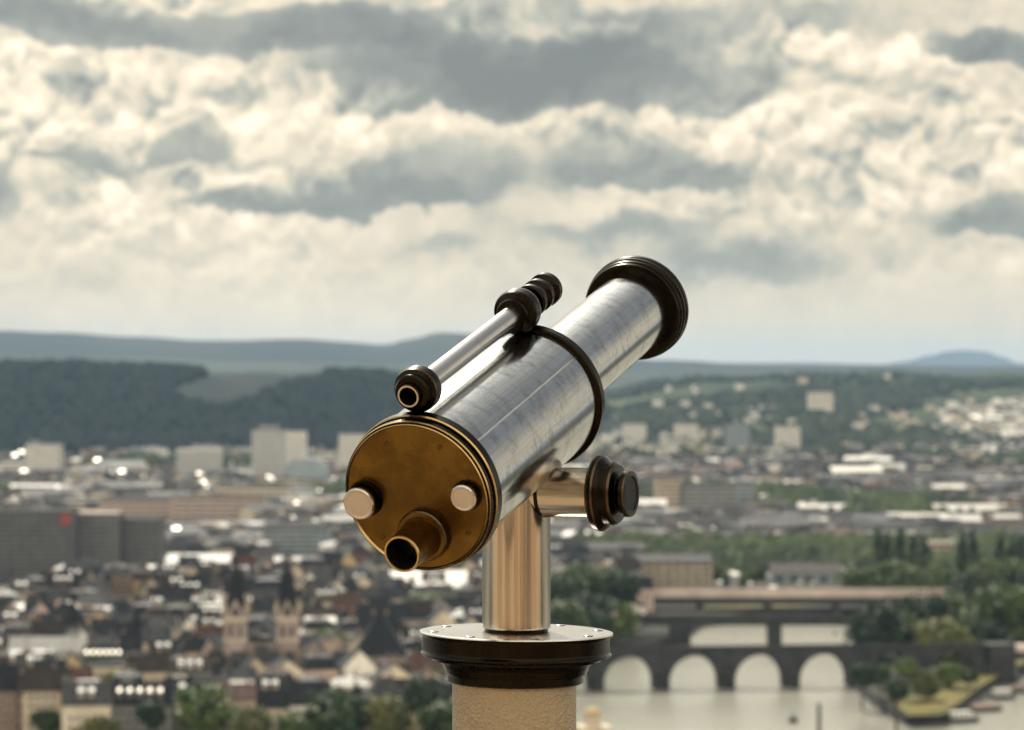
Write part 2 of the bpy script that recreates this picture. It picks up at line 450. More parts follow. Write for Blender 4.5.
for sx_, sy_ in ((-.030, -.066), (.038, -.062), (-.052, .052), (.060, .044)):
    o = lathe('plate_screw', [(0, ZP - .0004), (.0018, ZP - .0012), (.0030, ZP - .0008), (.0031, ZP)], pfr(sx_, sy_), 'brass', seg=16); o.parent = plate; o.matrix_local = Matrix.Translation((sx_, sy_, 0))
# clamp ring, front barrel, hood
lathe('clamp_ring', [(.0905, .360), (.0945, .361), (.0962, .364), (.0962, .374), (.0945, .377), (.0905, .378), (.070, .378), (.0545, .376)], FA, 'bronze')
front = lathe('front_barrel', [(.0552, .374), (.0556, .755)], FA, 'steel')
bead('weld_seam', .0548, .385, .740, SEAM + 3, .0012, 'steel_clean', front)
hood = lathe('lens_hood', [(.0548, .741), (.0655, .7395), (.0690, .7405), (.0700, .7425), (.0700, .7450), (.0685, .7465), (.0710, .7475), (.0720, .7495), (.0720, .7525), (.0702, .7545),
                    (.0720, .7555), (.0735, .7575), (.0735, .7610), (.0720, .7628), (.0732, .7640), (.0740, .7660), (.0740, .7720), (.0730, .7740), (.0700, .7765), (.0660, .7760), (.0640, .745)], FA, 'bronze')
gl = lathe('objective_lens', [(.0640, .760), (.04, .766), (0, .769)], FA, 'lens_glass'); gl.parent = hood; gl.matrix_local = Matrix()
# finder scope along the top
FU = .1195
def ff(t): return frame(pt(t, FU), dA, rA)
FF = ff(0)
fs_ = lathe('finder_scope', [(.0133, .040), (.0133, .425)], FF, 'steel_clean', seg=48)
def fpart(name, prof, m, mats=None):
    if name in ('rear_collar', 'finder_eyepiece'): prof = [(r, z + .030) for r, z in prof]
    o = lathe(name, prof, FF, m, seg=64, mats=mats); o.parent = fs_; o.matrix_local = Matrix(); return o
fpart('rear_collar', [(.0150, -.010), (.0205, -.009), (.0225, -.006), (.0225, -.001), (.0240, 0), (.0268, .002), (.0276, .006), (.0276, .016), (.0262, .020), (.0215, .022), (.0200, .025), (.0128, .026)], 'bronze',
      ['bronze', 'bronze', 'bronze', 'bronze', 'bronze', 'bronze_edge', 'bronze', 'bronze', 'bronze', 'bronze', 'bronze'])
fpart('finder_eyepiece', [(.0150, -.009), (.0138, -.013), (.0138, -.017), (.0132, -.0185), (.0112, -.0185), (.0108, -.017), (.0106, .008), (0, .0085)], 'bronze',
      ['bronze', 'bronze', 'bronze', 'steel_face', 'bronze', 'black_bore', 'black_bore'])
fpart('front_collar', [(.0128, .332), (.0200, .333), (.0215, .336), (.0215, .340), (.0235, .341), (.0278, .343), (.0292, .347), (.0292, .360), (.0275, .366), (.0225, .369), (.0180, .372), (.0150, .378)], 'bronze')
fpart('focus_knob', [(.0150, .376), (.0150, .392), (.0195, .393), (.0215, .396), (.0215, .403), (.0190, .406), (.0160, .408), (.0160, .416), (.0190, .418), (.0215, .421), (.0215, .428), (.0190, .431), (.0165, .433),
                     (.0165, .440), (.0195, .442), (.0222, .446), (.0222, .455), (.0200, .459), (.0, .460)], 'bronze',
      ['steel_clean'] + ['bronze'] * 5 + ['steel_clean'] + ['bronze'] * 5 + ['steel_clean'] + ['bronze'] * 5)
# saddle foot that carries the finder near the front
fpart('finder_foot', [(.0128, .334), (.0128, .35)], 'bronze')
# cross bar with the stepped adjustment knob
HB = -.1515
bo = Vector((BASE.x, BASE.y, HC + HB))
FB = frame(bo, rA, Vector((0, 0, 1)))
bar = lathe('cross_bar', [(0, -.030), (.0300, -.030), (.0316, -.028), (.0316, .112)], FB, 'steel_column', seg=72)
bc = lathe('bar_clamp', [(.0316, .0365), (.0338, .0370), (.0338, .0405), (.0316, .0410)], FB, 'bronze', seg=72); bc.parent = bar; bc.matrix_local = Matrix()
lathe('adjustment_knob', [(.0316, .109), (.0440, .1095), (.0470, .1115), (.0478, .1140), (.0478, .1180), (.0455, .1200), (.0445, .1215), (.0420, .1235), (.0400, .1250), (.0398, .1330), (.0385, .1360), (.0360, .1385), (.0230, .1400),
                          (.0205, .1430), (.0225, .1455), (.0275, .1465), (.0293, .1485), (.0293, .1535), (.0285, .1555), (.0225, .1560), (.0212, .1548), (.0, .1546)], FB, 'bronze', seg=72,
      mats=['bronze', 'bronze', 'bronze_edge', 'bronze', 'bronze_edge', 'bronze', 'bronze', 'bronze', 'bronze', 'bronze', 'bronze_edge', 'bronze', 'bronze', 'bronze', 'bronze', 'bronze_edge', 'bronze', 'bronze_edge', 'bronze', 'bronze', 'bronze'])
# column, flange, pedestal
FC = frame(Vector((BASE.x, BASE.y, HC)), Vector((0, 0, 1)), Vector((1, 0, 0)))
cl = lathe('column', [(.0430, -.3235), (.0433, -.322), (.0433, -.150), (.0415, -.140), (.030, -.130), (0, -.128)], FC, 'steel_column')
k = lathe('column_ring', [(.0405, -.3275), (.0405, -.3225)], FC, 'bronze'); k.parent = cl; k.matrix_local = Matrix()
FT = FC.copy(); FT = FC @ Matrix.Translation((0, 0, -.3278)) @ Matrix.Rotation(R(.75), 4, 'Y')
q = 1 / 790.
flp = [(0, 0), (.0430, 0), (.1195, 0), (.1223, -.0007), (.1228, -.0022), (.1222, -.0038), (.1190, -.0046), (.1184, -.0060), (.1184, -.0235), (.1192, -.0255), (.1210, -.0275), (.1213, -.0290), (.1195, -.0305),
       (.1110, -.0310), (.1075, -.0330), (.1070, -.0360), (.1010, -.0368), (.0985, -.0385)] + arc(.1010, -.0480, .0095, 105, 180, 6)[1:] + \
      [(.0905, -.0492), (.0900, -.0520), (.0865, -.0530), (.0860, -.0545), (.0860, -.0630), (.0835, -.0645), (.0790, -.0648)]
fl = lathe('flange', flp, FT, 'bronze', mats=['steel_clean', 'steel_clean', 'steel_clean', 'steel_clean'] + ['bronze'] * (len(flp) - 5), seg=128)
for i in range(8):
    a = R(12.5 + 45 * i)
    f = FT @ Matrix.Translation((.1065 * math.cos(a), .1065 * math.sin(a), 0))
    s_ = lathe('screw', [(.0062, .0001), (.0062, .0007), (.0048, .0013), (.0026, .0014), (.0024, .0004), (0, .0004)], f, 'steel_clean', seg=20, mats=['bronze', 'steel_clean', 'steel_clean', 'black_bore', 'black_bore'])
    s_.parent = fl; s_.matrix_local = FT.inverted() @ f
lathe('pedestal', [(.0778, -.385), (.0785, -.392), (.0785, -1.38), (.0800, -1.40), (.125, -1.47), (.130, -1.499), (.0, -1.4995)], FC @ Matrix.Translation((-.0026, 0, 0)), 'pedestal_paint')

# ------------------------------------------------------------------ lookout terrace (seen only in the metal's reflections)
mat('paving', (.35, .27, .18), .85, vary=.12, vscale=1.2, bump=.4, bscale=12)
mat('parapet_stone', (.07, .065, .055), .9, vary=.3, vscale=2., bump=.5, bscale=15)
mat('sandstone', (.33, .21, .12), .9, vary=.22, vscale=.8, bump=.6, bscale=4)
mat('plaster', (.50, .40, .28), .9, vary=.08, vscale=.5)
mb = MB(); mb.box(-34, 34, -7, 4.35, HC - 4.0, HC - 1.5, 'paving'); tag(mb.build('terrace'), kind='structure')
mb = MB(); mb.box(-34, 34, 4.12, 4.34, HC - 1.496, HC - .66, 'parapet_stone'); mb.box(-34, 34, 4.06, 4.40, HC - .658, HC - .575, 'parapet_stone')
tag(mb.build('reflection_parapet'), kind='structure')  # unseen, added so the barrel's underside reflects something dark
mb = MB()
gaps = [(-66, -61), (-52, -49), (-38, -36), (-24, -22.5), (-9, -8), (5, 6.2), (12, 14.5), (24, 31), (34, 47), (52, 54.5), (58, 60)]
prev = -34; i_ = 0
for a_, b_ in [(8.2 * math.tan(R(a)), 8.2 * math.tan(R(b))) for a, b in gaps] + [(34, 34)]:
    if b_ < -34 or prev >= 34: continue
    a_ = max(a_, prev); b_ = min(b_, 34)
    mb.box(prev, a_, -7, -4.5, HC - 1.496, HC + 3.2, ('plaster', 'sandstone')[i_ % 2]); i_ += 1
    if b_ > a_: mb.box(a_ + .001, b_ - .001, -6.98, -5.6, HC - 1.49, HC + 3.0, 'dark_trim')
    prev = b_
tag(mb.build('fortress_wall'), kind='structure')
# ------------------------------------------------------------------ ground, river, hills
mat('ground', (.035, .038, .032), .95, 0, .2, col2=(.075, .072, .060), vscale=.02)
LAND = 0.0; WATER = -4.0
river_px = [(562, 745), (566, 705), (572, 668), (610, 656), (640, 654), (676, 645), (700, 627), (760, 619), (850, 617), (864, 626), (868, 645), (857, 668), (856, 690), (874, 706), (893, 719), (906, 725), (944, 723), (962, 709), (984, 690), (1020, 676), (1100, 656), (1400, 640), (1400, 700)]
riv = [at(x, y, WATER) for x, y in river_px]
riv = [Vector((v.x, v.y)) for v in riv]
riv += [Vector((4000, 900)), Vector((4000, 420)), Vector((-4000, 420)), Vector((-4000, 800)), Vector((-200, 838)), Vector((40, 838)), Vector((40, 892)), Vector((13.5, 894))]
def in_poly(p, poly):
    c = False; n = len(poly); j = n - 1
    for i in range(n):
        a, b = poly[i], poly[j]
        if (a[1] > p[1]) != (b[1] > p[1]) and p[0] < (b[0] - a[0]) * (p[1] - a[1]) / (b[1] - a[1]) + a[0]: c = not c
        j = i
    return c
S_ = 34000
outer = [Vector((-S_, -1500, 0)), Vector((S_, -1500, 0)), Vector((S_, S_, 0)), Vector((-S_, S_, 0))]
inner = [Vector((v.x, v.y, 0)) for v in riv]
tris = tessellate_polygon([outer, inner]); allv = outer + inner
mb = MB(); mb.raw([(v.x, v.y, 0) for v in allv], [tuple(t) for t in tris], 'ground')
gm = mb.mesh('ground'); bm = bmesh.new(); bm.from_mesh(gm); bmesh.ops.recalc_face_normals(bm, faces=bm.faces)
if sum(f.normal.z for f in bm.faces) < 0: bmesh.ops.reverse_faces(bm, faces=bm.faces)
bm.to_mesh(gm); bm.free(); tag(link('ground', gm), kind='structure')
mb = MB(); n = len(riv)
for i in range(n):
    a, b = riv[i], riv[(i + 1) % n]
    mb.raw([(a.x, a.y, WATER - 1), (b.x, b.y, WATER - 1), (b.x, b.y, .3), (a.x, a.y, .3)], [(0, 1, 2, 3)], 'stone_dark')
tag(mb.build('river_bank'), kind='structure')
# water
m = bpy.data.materials.new('water'); m.use_nodes = True; t_ = m.node_tree; p = t_.nodes['Principled BSDF']; g = G(t_)
p.inputs['Base Color'].default_value = (.33, .33, .28, 1); p.inputs['Roughness'].default_value = .20; p.inputs['IOR'].default_value = 1.33
c = g.n('ShaderNodeTexCoord').outputs['Object']
b = g.n('ShaderNodeBump'); b.inputs['Strength'].default_value = .38; b.inputs['Distance'].default_value = .3
g.put(b.inputs['Height'], g.add(g.noise(c, .5, 4, .6), g.mul(g.noise(c, .05, 3, .5), 2.0))); t_.links.new(b.outputs[0], p.inputs['Normal'])
M['water'] = m
mb = MB(); mb.raw([(-4200, 380, WATER), (4200, 380, WATER), (4200, 1700, WATER), (-4200, 1700, WATER)], [(0, 1, 2, 3)], 'water'); tag(mb.build('river_water'), kind='structure')
# the fortress rock the terrace stands on
from mathutils import noise as mn
def smooth(a, b, x):
    t = max(0., min(1., (x - a) / (b - a))); return t * t * (3 - 2 * t)
def heightmesh(name, x0, x1, y0, y1, nx, ny, fn, mname, sm=True):
    vs = []; fs = []
    for j in range(ny + 1):
        for i in range(nx + 1):
            x = x0 + (x1 - x0) * i / nx; y = y0 + (y1 - y0) * j / ny
            vs.append((x, y, fn(x, y)))
    for j in range(ny):
        for i in range(nx):
            a = j * (nx + 1) + i; fs.append((a, a + 1, a + nx + 2, a + nx + 1))
    mb = MB(); mb.raw(vs, fs, mname, sm); return tag(mb.build(name), kind='structure')
mat('scrub', (.05, .07, .025), .95, 0, .2, col2=(.11, .10, .05), vscale=.1)
heightmesh('fortress_hill', -400, 400, -300, 330, 60, 60, lambda x, y: (HC - 4.2) * (1 - smooth(5.0, 300, y)) * (1 - smooth(120, 400, abs(x))) * (1 - smooth(150, 300, -y)) - 3 - (3.0 * smooth(6, 25, y)) + 2.5 * mn.noise(Vector((x * .05, y * .05, 0))) * smooth(10, 60, y), 'scrub')

# forested and farmed hills, nearest first
def hillmat(name, a, b, c3, sc1, sc2, t1=.5, rough=.95):
    m = bpy.data.materials.new(name); m.use_nodes = True; t = m.node_tree; p = t.nodes['Principled BSDF']; g = G(t)
    p.inputs['Roughness'].default_value = rough; p.inputs['Specular IOR Level'].default_value = .1
    c = g.n('ShaderNodeTexCoord').outputs['Object']
    cc = g.mix(g.step(g.noise(c, sc1, 5, .6), .42, .6), a, b)
    cc = g.mix(g.step(g.noise(g.vm('MULTIPLY', c, (1, .5, 1)), sc2, 4, .55), t1, t1 + .07), cc, c3)
    g.put(p.inputs['Base Color'], cc); M[name] = m
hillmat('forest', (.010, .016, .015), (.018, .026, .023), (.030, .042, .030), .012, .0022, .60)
hillmat('forest_right', (.018, .03, .018), (.055, .075, .034), (.10, .11, .05), .008, .0028, .56)
hillmat('farmland', (.038, .050, .042), (.065, .082, .058), (.36, .29, .19), .0012, .0011, .60)
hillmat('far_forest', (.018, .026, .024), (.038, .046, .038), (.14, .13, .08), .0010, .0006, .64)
def fb(x, y, s, o=4):
    return mn.fractal(Vector((x * s, y * s, 1.7)), 1.0, 2.0, o)
def prof(pts, x):
    if x <= pts[0][0]: return pts[0][1]
    for (a, va), (b, vb) in zip(pts, pts[1:]):
        if x <= b:
            t = (x - a) / (b - a); t = t * t * (3 - 2 * t); return va + (vb - va) * t
    return pts[-1][1]
# left wooded slope: foot ~3.9 km, crest ~4.9 km
def h_left(x, y):
    X = 512 + F * x / y
    crest = prof([(-400, 128), (0, 122), (180, 117), (330, 112), (420, 100), (520, 90), (640, 40), (760, 0)], X)
    foot = 3900 + prof([(-300, -300), (0, 0), (300, 150), (640, 500)], X)
    t = smooth(foot, foot + 1000, y)
    return -4 + crest * t + (fb(x, y, .003) * 10 + fb(x, y, .02, 3) * 3.5) * t * (1 - .0 * t)
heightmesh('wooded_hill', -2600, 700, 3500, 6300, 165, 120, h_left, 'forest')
# right: land rising slowly from the town to a wooded plateau
def h_right(x, y):
    X = 512 + F * x / y
    k = prof([(430, 0), (560, .55), (700, 1), (1200, 1.05)], X)
    t = smooth(3300, 6500, y)
    return -4 + k * (98 * t) + (fb(x, y, .0022) * 16 + fb(x, y, .012, 3) * 5) * min(1, t * 2.2) * k
heightmesh('plateau_hill', -500, 3400, 3000, 8200, 150, 150, h_right, 'forest_right')
# farmed plateau behind, 7-9 km
def h_mid(x, y):
    X = 512 + F * x / y
    c = prof([(-400, 175), (0, 165), (120, 158), (260, 150), (420, 138), (560, 128), (700, 118), (1100, 112)], X)
    t = smooth(6500, 9500, y)
    return -4 + c * t + fb(x, y, .0011) * 14 * t
heightmesh('farmed_plateau', -4200, 4800, 6200, 11500, 150, 90, h_mid, 'farmland')
# far ridges 12 km
def h_far(x, y):
    X = 512 + F * x / y
    Yp = prof([(-300, 334), (0, 330), (60, 332), (130, 336), (200, 339), (300, 338), (345, 341), (385, 344), (410, 339), (440, 332), (470, 333), (520, 340), (580, 350), (660, 360), (760, 364), (1100, 366)], X)
    crest = HC + (HOR - Yp) * 12500 / F
    t = smooth(9800, 12500, y) * (1 - .5 * smooth(12700, 15000, y))
    return -4 + crest * t + fb(x, y, .0013) * 8 * t
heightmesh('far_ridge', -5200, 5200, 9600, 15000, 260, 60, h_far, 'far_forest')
# the lone cone on the right, 21 km
def h_cone(x, y):
    X = 512 + F * x / y
    Yp = prof([(560, 372), (700, 363), (800, 362), (880, 364), (905, 361), (930, 355), (948, 351), (962, 350), (985, 351), (1000, 356), (1020, 363), (1080, 366), (1200, 366)], X)
    crest = HC + (HOR - Yp) * 29000 / F
    t = smooth(25500, 29000, y) * (1 - .5 * smooth(29200, 31500, y))
    return -4 + crest * t + fb(x, y, .0006) * 6 * t
heightmesh('cone_mountain', 400, 8800, 25400, 31500, 200, 40, h_cone, 'far_forest')

# ------------------------------------------------------------------ haze
m = bpy.data.materials.new('haze_air'); m.use_nodes = True; t_ = m.node_tree; t_.nodes.clear()
o_ = t_.nodes.new('ShaderNodeOutputMaterial'); v_ = t_.nodes.new('ShaderNodeVolumePrincipled')
v_.inputs['Color'].default_value = (.46, .70, .98, 1); v_.inputs['Density'].default_value = HAZE = 2.7e-5; v_.inputs['Anisotropy'].default_value = .25
t_.links.new(v_.outputs[0], o_.inputs['Volume']); M['haze_air'] = m
mb = MB(); mb.box(-32000, 32000, -1400, 33000, -6.0, 420, 'haze_air'); tag(mb.build('haze'), kind='stuff')
# ------------------------------------------------------------------ generic buildings
EXCL = []                      # (x, y, radius) kept free of generated houses
def free(x, y, r=6):
    return all((x - a) ** 2 + (y - b) ** 2 > (r + c) ** 2 for a, b, c in EXCL)
TREESPOT = []
def clear_front(x, y, w, n=3):
    for i in range(1, n + 1):
        f = 1 - i * w * .75 / y; EXCL.append((x * f, y * f, w * .42))
def rotm(x, y, z, rz): return Matrix.Translation((x, y, z)) @ Matrix.Rotation(rz, 4, 'Z')
def wall_mb(mb, w, d, h, rh, wm, gable=True, mx=None):
    """house body, ridge along x; gable end walls at +-w/2"""
    a, b = w / 2, d / 2
    vs = [(-a, -b, -1), (a, -b, -1), (a, b, -1), (-a, b, -1), (-a, -b, h), (a, -b, h), (a, b, h), (-a, b, h)]
    fs = [(0, 1, 5, 4), (2, 3, 7, 6), (4, 5, 6, 7)]
    if gable:
        vs += [(-a, 0, h + rh), (a, 0, h + rh)]; fs = fs[:2] + [(1, 2, 6, 9, 5), (3, 0, 4, 8, 7)]
    else: fs += [(1, 2, 6, 5), (3, 0, 4, 7)]
    mb.raw(vs, fs, wm, False, mx)
def roof_mb(mb, w, d, h, rh, rm, kind='gable', mx=None, ov=.45, th=.28):
    a, b = w / 2 + (ov if kind != 'gable' else .25), d / 2 + ov
    z0 = h - ov * rh / (d / 2)
    if kind == 'gable':
        vs = [(-a, -b, z0), (a, -b, z0), (a, 0, h + rh), (-a, 0, h + rh), (a, b, z0), (-a, b, z0)]
        vs += [(x, y, z + th) for x, y, z in vs]
        fs = [(6, 7, 8, 9), (9, 8, 10, 11), (0, 1, 7, 6), (4, 5, 11, 10), (1, 2, 8, 7), (2, 4, 10, 8), (3, 0, 6, 9), (5, 3, 9, 11), (3, 2, 1, 0), (5, 4, 2, 3)]
    elif kind == 'hip':
        k = max(.0, min(a - .5, b * .9)); rr = a - k
        vs = [(-a, -b, z0), (a, -b, z0), (a, b, z0), (-a, b, z0), (-rr, 0, h + rh + th), (rr, 0, h + rh + th)]
        fs = [(0, 1, 5, 4), (1, 2, 5), (2, 3, 4, 5), (3, 0, 4), (3, 2, 1, 0)]
    elif kind == 'mansard':
        c, e = a - 1.6, b - 1.6; hm = h + rh * .72
        vs = [(-a, -b, h), (a, -b, h), (a, b, h), (-a, b, h), (-c, -e, hm), (c, -e, hm), (c, e, hm), (-c, e, hm), (-c + e * .9, 0, h + rh), (c - e * .9, 0, h + rh)]
        fs = [(0, 1, 5, 4), (1, 2, 6, 5), (2, 3, 7, 6), (3, 0, 4, 7), (4, 5, 9, 8), (5, 6, 9), (6, 7, 8, 9), (7, 4, 8), (3, 2, 1, 0)]
    else:   # low flat roof with a parapet
        a, b = w / 2 + .12, d / 2 + .12
        mb.box(-a, a, -b, b, h + .004, h + .35, rm, mx)
        mb.box(-a, a, -b, -b + .35, h + .355, h + .9, rm, mx); mb.box(-a, a, b - .35, b, h + .355, h + .9, rm, mx)
        mb.box(-a, -a + .35, -b + .352, b - .352, h + .355, h + .9, rm, mx); mb.box(a - .35, a, -b + .352, b - .352, h + .355, h + .9, rm, mx)
        return
    mb.raw(vs, fs, rm, False, mx)
WIN = MB(); WIN.box(-.52, .52, -.06, .02, 0, 1.5, 'glass'); WIN_ME = WIN.mesh('window')
FRM = MB(); FRM.box(-.62, .62, -.03, .02, -.16, 0, 'wall_white').box(-.62, -.52, -.04, .02, 0, 1.6, 'wall_white').box(.52, .62, -.04, .02, 0, 1.6, 'wall_white').box(-.52, .52, -.04, .02, 1.5, 1.6, 'wall_white'); FRM_ME = FRM.mesh('window_frame')
DOR = {}
for wm in walls:
    d_ = MB(); d_.box(-.8, .8, -1.2, 1.0, -.2, 1.35, 'wall_' + wm); d_.box(-.5, .5, -1.23, -1.2, .25, 1.15, 'glass'); DOR[wm] = d_.mesh('dormer')
d_ = MB(); d_.raw([(-1.0, -1.5, 1.37), (1.0, -1.5, 1.37), (1.0, 1.6, 2.35), (-1.0, 1.6, 2.35), (-1.0, -1.5, 1.5), (1.0, -1.5, 1.5), (1.0, 1.6, 2.5), (-1.0, 1.6, 2.5)],
                  [(4, 5, 6, 7), (3, 2, 1, 0), (0, 1, 5, 4), (1, 2, 6, 5), (2, 3, 7, 6), (3, 0, 4, 7)], 'zinc'); DORROOF = d_.mesh('dormer_roof')
DORROOF_B = DORROOF.copy(); DORROOF_B.materials[0] = M['zinc_bright']
for v_ in DORROOF_B.vertices: v_.co.x *= .6; v_.co.y *= .62; v_.co.z -= .02
CH = MB(); CH.box(-.45, .45, -.35, .35, 0, 2.2, 'wall_brown').box(-.52, .52, -.42, .42, 2.202, 2.35, 'dark_trim'); CH_ME = CH.mesh('chimney')
SKYL = MB(); SKYL.box(-.6, .6, -.8, .8, .02, .14, 'glass'); SKYL_ME = SKYL.mesh('skylight')
HOUSES = []
def facade_windows(w, d, h, side_z=3.0, sp=2.3):
    """(x, y, z, rotation) of windows on the four facades; front is -y"""
    res = []
    for z in [1.2 + side_z * k for k in range(int((h - .6) // side_z))]:
        for n_, L, off, rz in ((0, w, d / 2, 0), (1, w, d / 2, PI), (2, d, w / 2, PI / 2), (3, d, w / 2, -PI / 2)):
            k = max(1, int((L - 1.2) // sp))
            for i in range(k):
                s = (i - (k - 1) / 2) * sp
                v = Matrix.Rotation(rz, 3, 'Z') @ Vector((s, -off, 0)); res.append((v.x, v.y, z, rz, n_))
    return res
def make_house(x, y, rz, w, d, h, rh, wc, rc, kind='gable', detail=1, dorm=0, name='town_house', sky_=0, z=0.0):
    e = empty(name, (x, y, z), rz)
    cam_local = Matrix.Rotation(-rz, 2) @ Vector((-x, -y))
    mb = MB(); wall_mb(mb, w, d, h, rh, 'wall_' + wc, kind == 'gable')
    wl = facade_windows(w, d, h)
    if detail < 2:
        for (a, b, zz, r, n_) in wl:
            mb.box(-.5, .5, -.05, .0, zz, zz + 1.5, 'glass', mx=Matrix.Translation((a, b, 0)) @ Matrix.Rotation(r, 4, 'Z'), bottom=False)
    mb.build('wall', e)
    if detail >= 2:
        for (a, b, zz, r, n_) in wl:
            nrm = Matrix.Rotation(r, 2) @ Vector((0, -1))
            if nrm.dot(cam_local) < 0: continue
            o = link('window', WIN_ME, e, (a, b, zz)); o.rotation_euler.z = r
            f = link('window_frame', FRM_ME, o)
    rm = rc if rc in ('zinc', 'white_roof', 'zinc_bright') else 'roof_' + rc
    mr = MB(); roof_mb(mr, w, d, h, rh, rm, kind); ro = mr.build('roof', e)
    sl_ = rh / (d / 2)
    if kind in ('gable', 'hip', 'mansard') and rh > 2.2:
        k = 2 if w > 11 else 1
        for i in range(k):
            cx = (-w * .3, w * .32)[i] if kind == 'gable' else (-w * .12, w * .14)[i]
            link('chimney', CH_ME, ro, (cx, d * .06, h + rh - .9))
    if dorm:
        for i in range(dorm):
            s = (i - (dorm - 1) / 2) * min(3.2, w / (dorm + .2))
            yy = -d / 2 * .62 if sl_ > .25 else -d / 2 * .5
            o = link('dormer', DOR[wc], e, (s, yy, h + (d / 2 + yy) * sl_)); link('dormer_roof', DORROOF_B if dorm >= 5 else DORROOF, o)
    if sky_ and kind == 'gable':
        for i in range(sky_):
            s = (i - (sky_ - 1) / 2) * 2.6
            o = link('skylight', SKYL_ME, ro, (s, -d / 4, h + rh / 2 + .3)); o.rotation_euler.x = math.atan(sl_)
    return e
WN = {'cream': 'cream', 'beige': 'beige', 'white': 'white', 'pink': 'pinkish', 'ochre': 'ochre', 'grey': 'grey', 'brown': 'brown', 'blue-grey': 'blue-grey', 'sand': 'sand coloured'}
# big flat-roofed blocks placed by their foot: pixel span, rows of roof and foot
def block(label, cat, x0, x1, yt, yb, depth, wc, floors, rz=0, name='office_block', roof='roof_grey', bands=True, fins=0, pent=None, zf=0.0, group=None, gap=.42, kind='flat', rh=3):
    p = at((x0 + x1) / 2, yb, zf); D = p.y; w = (x1 - x0) / F * D; h = (yb - yt) / F * D
    e = empty(name, (p.x, D + depth / 2, zf), rz, label, cat, group); EXCL.append((p.x, D + depth / 2, max(w, depth) * .55)); clear_front(p.x, D, max(w, 24), 3)
    mb = MB(); wall_mb(mb, w, depth, h, rh, wc, kind == 'gable'); mb.build('wall', e)
    mb = MB(); roof_mb(mb, w, depth, h, rh, roof, kind); ro = mb.build('roof', e)
    if bands:
        fh = h / floors
        for i in range(floors):
            mb = MB(); z0 = i * fh + fh * (1 - gap) * .6; z1 = z0 + fh * gap
            nb = max(1, int(w / 5)); bw = (w - 1.2) / nb
            for k in range(nb):
                x_ = -w / 2 + .6 + k * bw
                mb.box(x_ + .25, x_ + bw - .25, -depth / 2 - .09, -depth / 2 + .02, z0, z1, 'glass_far')
            for sd_ in (-1, 1):
                mb.box(min(sd_ * (w / 2 + .09), sd_ * (w / 2 - .02)), max(sd_ * (w / 2 + .09), sd_ * (w / 2 - .02)), -depth / 2 + 1, depth / 2 - 1, z0, z1, 'glass_far')
            mb.build('window_band', e)
    for i in range(fins):
        x_ = -w / 2 + (i + .5) * w / fins
        mb = MB(); mb.box(x_ - .22, x_ + .22, -depth / 2 - .45, -depth / 2 - .1, 0, h, wc); mb.build('facade_fin', e)
    if pent:
        mb = MB(); a, b, hh = pent; mb.box(a * w, b * w, -depth * .25, depth * .25, h + .4, h + .4 + hh, 'wall_grey'); mb.build('roof_plant_room', ro)
    return e, w, h, D
# ------------------------------------------------------------------ landmarks of the town, placed by foot and roofline
# left office slabs
e, w_, h_, D_ = block('long dark grey office block with a fine vertical grid, cut by the left edge', 'office block', -40, 73, 512, 579, 22, 'wall_dark', 14, name='office_block', fins=34, gap=.6, roof='roof_black')
mb = MB(); mb.box(w_ / 2 - 7.0, w_ / 2 - 1.0, -11.9, -11.5, h_ - 7.5, h_ - .6, 'red_paint'); mb.build('red_sign', e)
block('plain grey concrete block between the dark grid office and the darker block beside it', 'office block', 76, 118, 514, 576, 24, 'wall_dark', 13, name='office_block', gap=.3, roof='concrete')
block('darker grey office block right of a black joint, third slab from the left edge', 'office block', 123, 161, 520, 574, 22, 'wall_dark', 11, name='office_block', gap=.5, fins=12)
block('very long low pinkish apartment block with rows of windows behind the grey slabs', 'apartment block', 100, 178, 500, 517, 16, 'wall_pink', 4, name='apartment_block', roof='roof_grey')
block('pinkish row of flats stepping down to the right towards the dark trees', 'apartment block', 172, 262, 497, 520, 16, 'wall_pink', 5, name='apartment_block', rz=-.12, roof='roof_brown')
# towers at the foot of the wooded slope
block('white slab tower block standing alone against the dark wooded slope at far left', 'tower block', 26, 60, 444, 474, 20, 'wall_white', 12, name='tower_block', gap=.38, pent=(-.42, -.15, 3), rz=-.12)
block('low white block at the foot of the slope left of the white tower', 'apartment block', 0, 22, 464, 476, 20, 'wall_white', 3, name='apartment_block', roof='white_roof')
block('wide pale grey tower block with a pale top storey, left of the tall pair', 'tower block', 176, 221, 450, 476, 24, 'wall_pale', 9, name='tower_block', gap=.4, roof='wall_white', rz=.1)
block('tallest tower block, pale grey grid of balconies, left one of the pair', 'tower block', 251, 286, 430, 480, 26, 'wall_pale', 18, name='tower_block', gap=.42, pent=(-.3, .3, 4), rz=.1)
block('narrower pale tower block joined to the right side of the tallest tower', 'tower block', 287, 306, 431, 478, 22, 'wall_white', 17, name='tower_block', gap=.35)
block('stepped pale tower block just left of the telescope eyepiece plate', 'tower block', 339, 364, 434, 474, 24, 'wall_white', 13, name='tower_block', gap=.38, rz=.15)
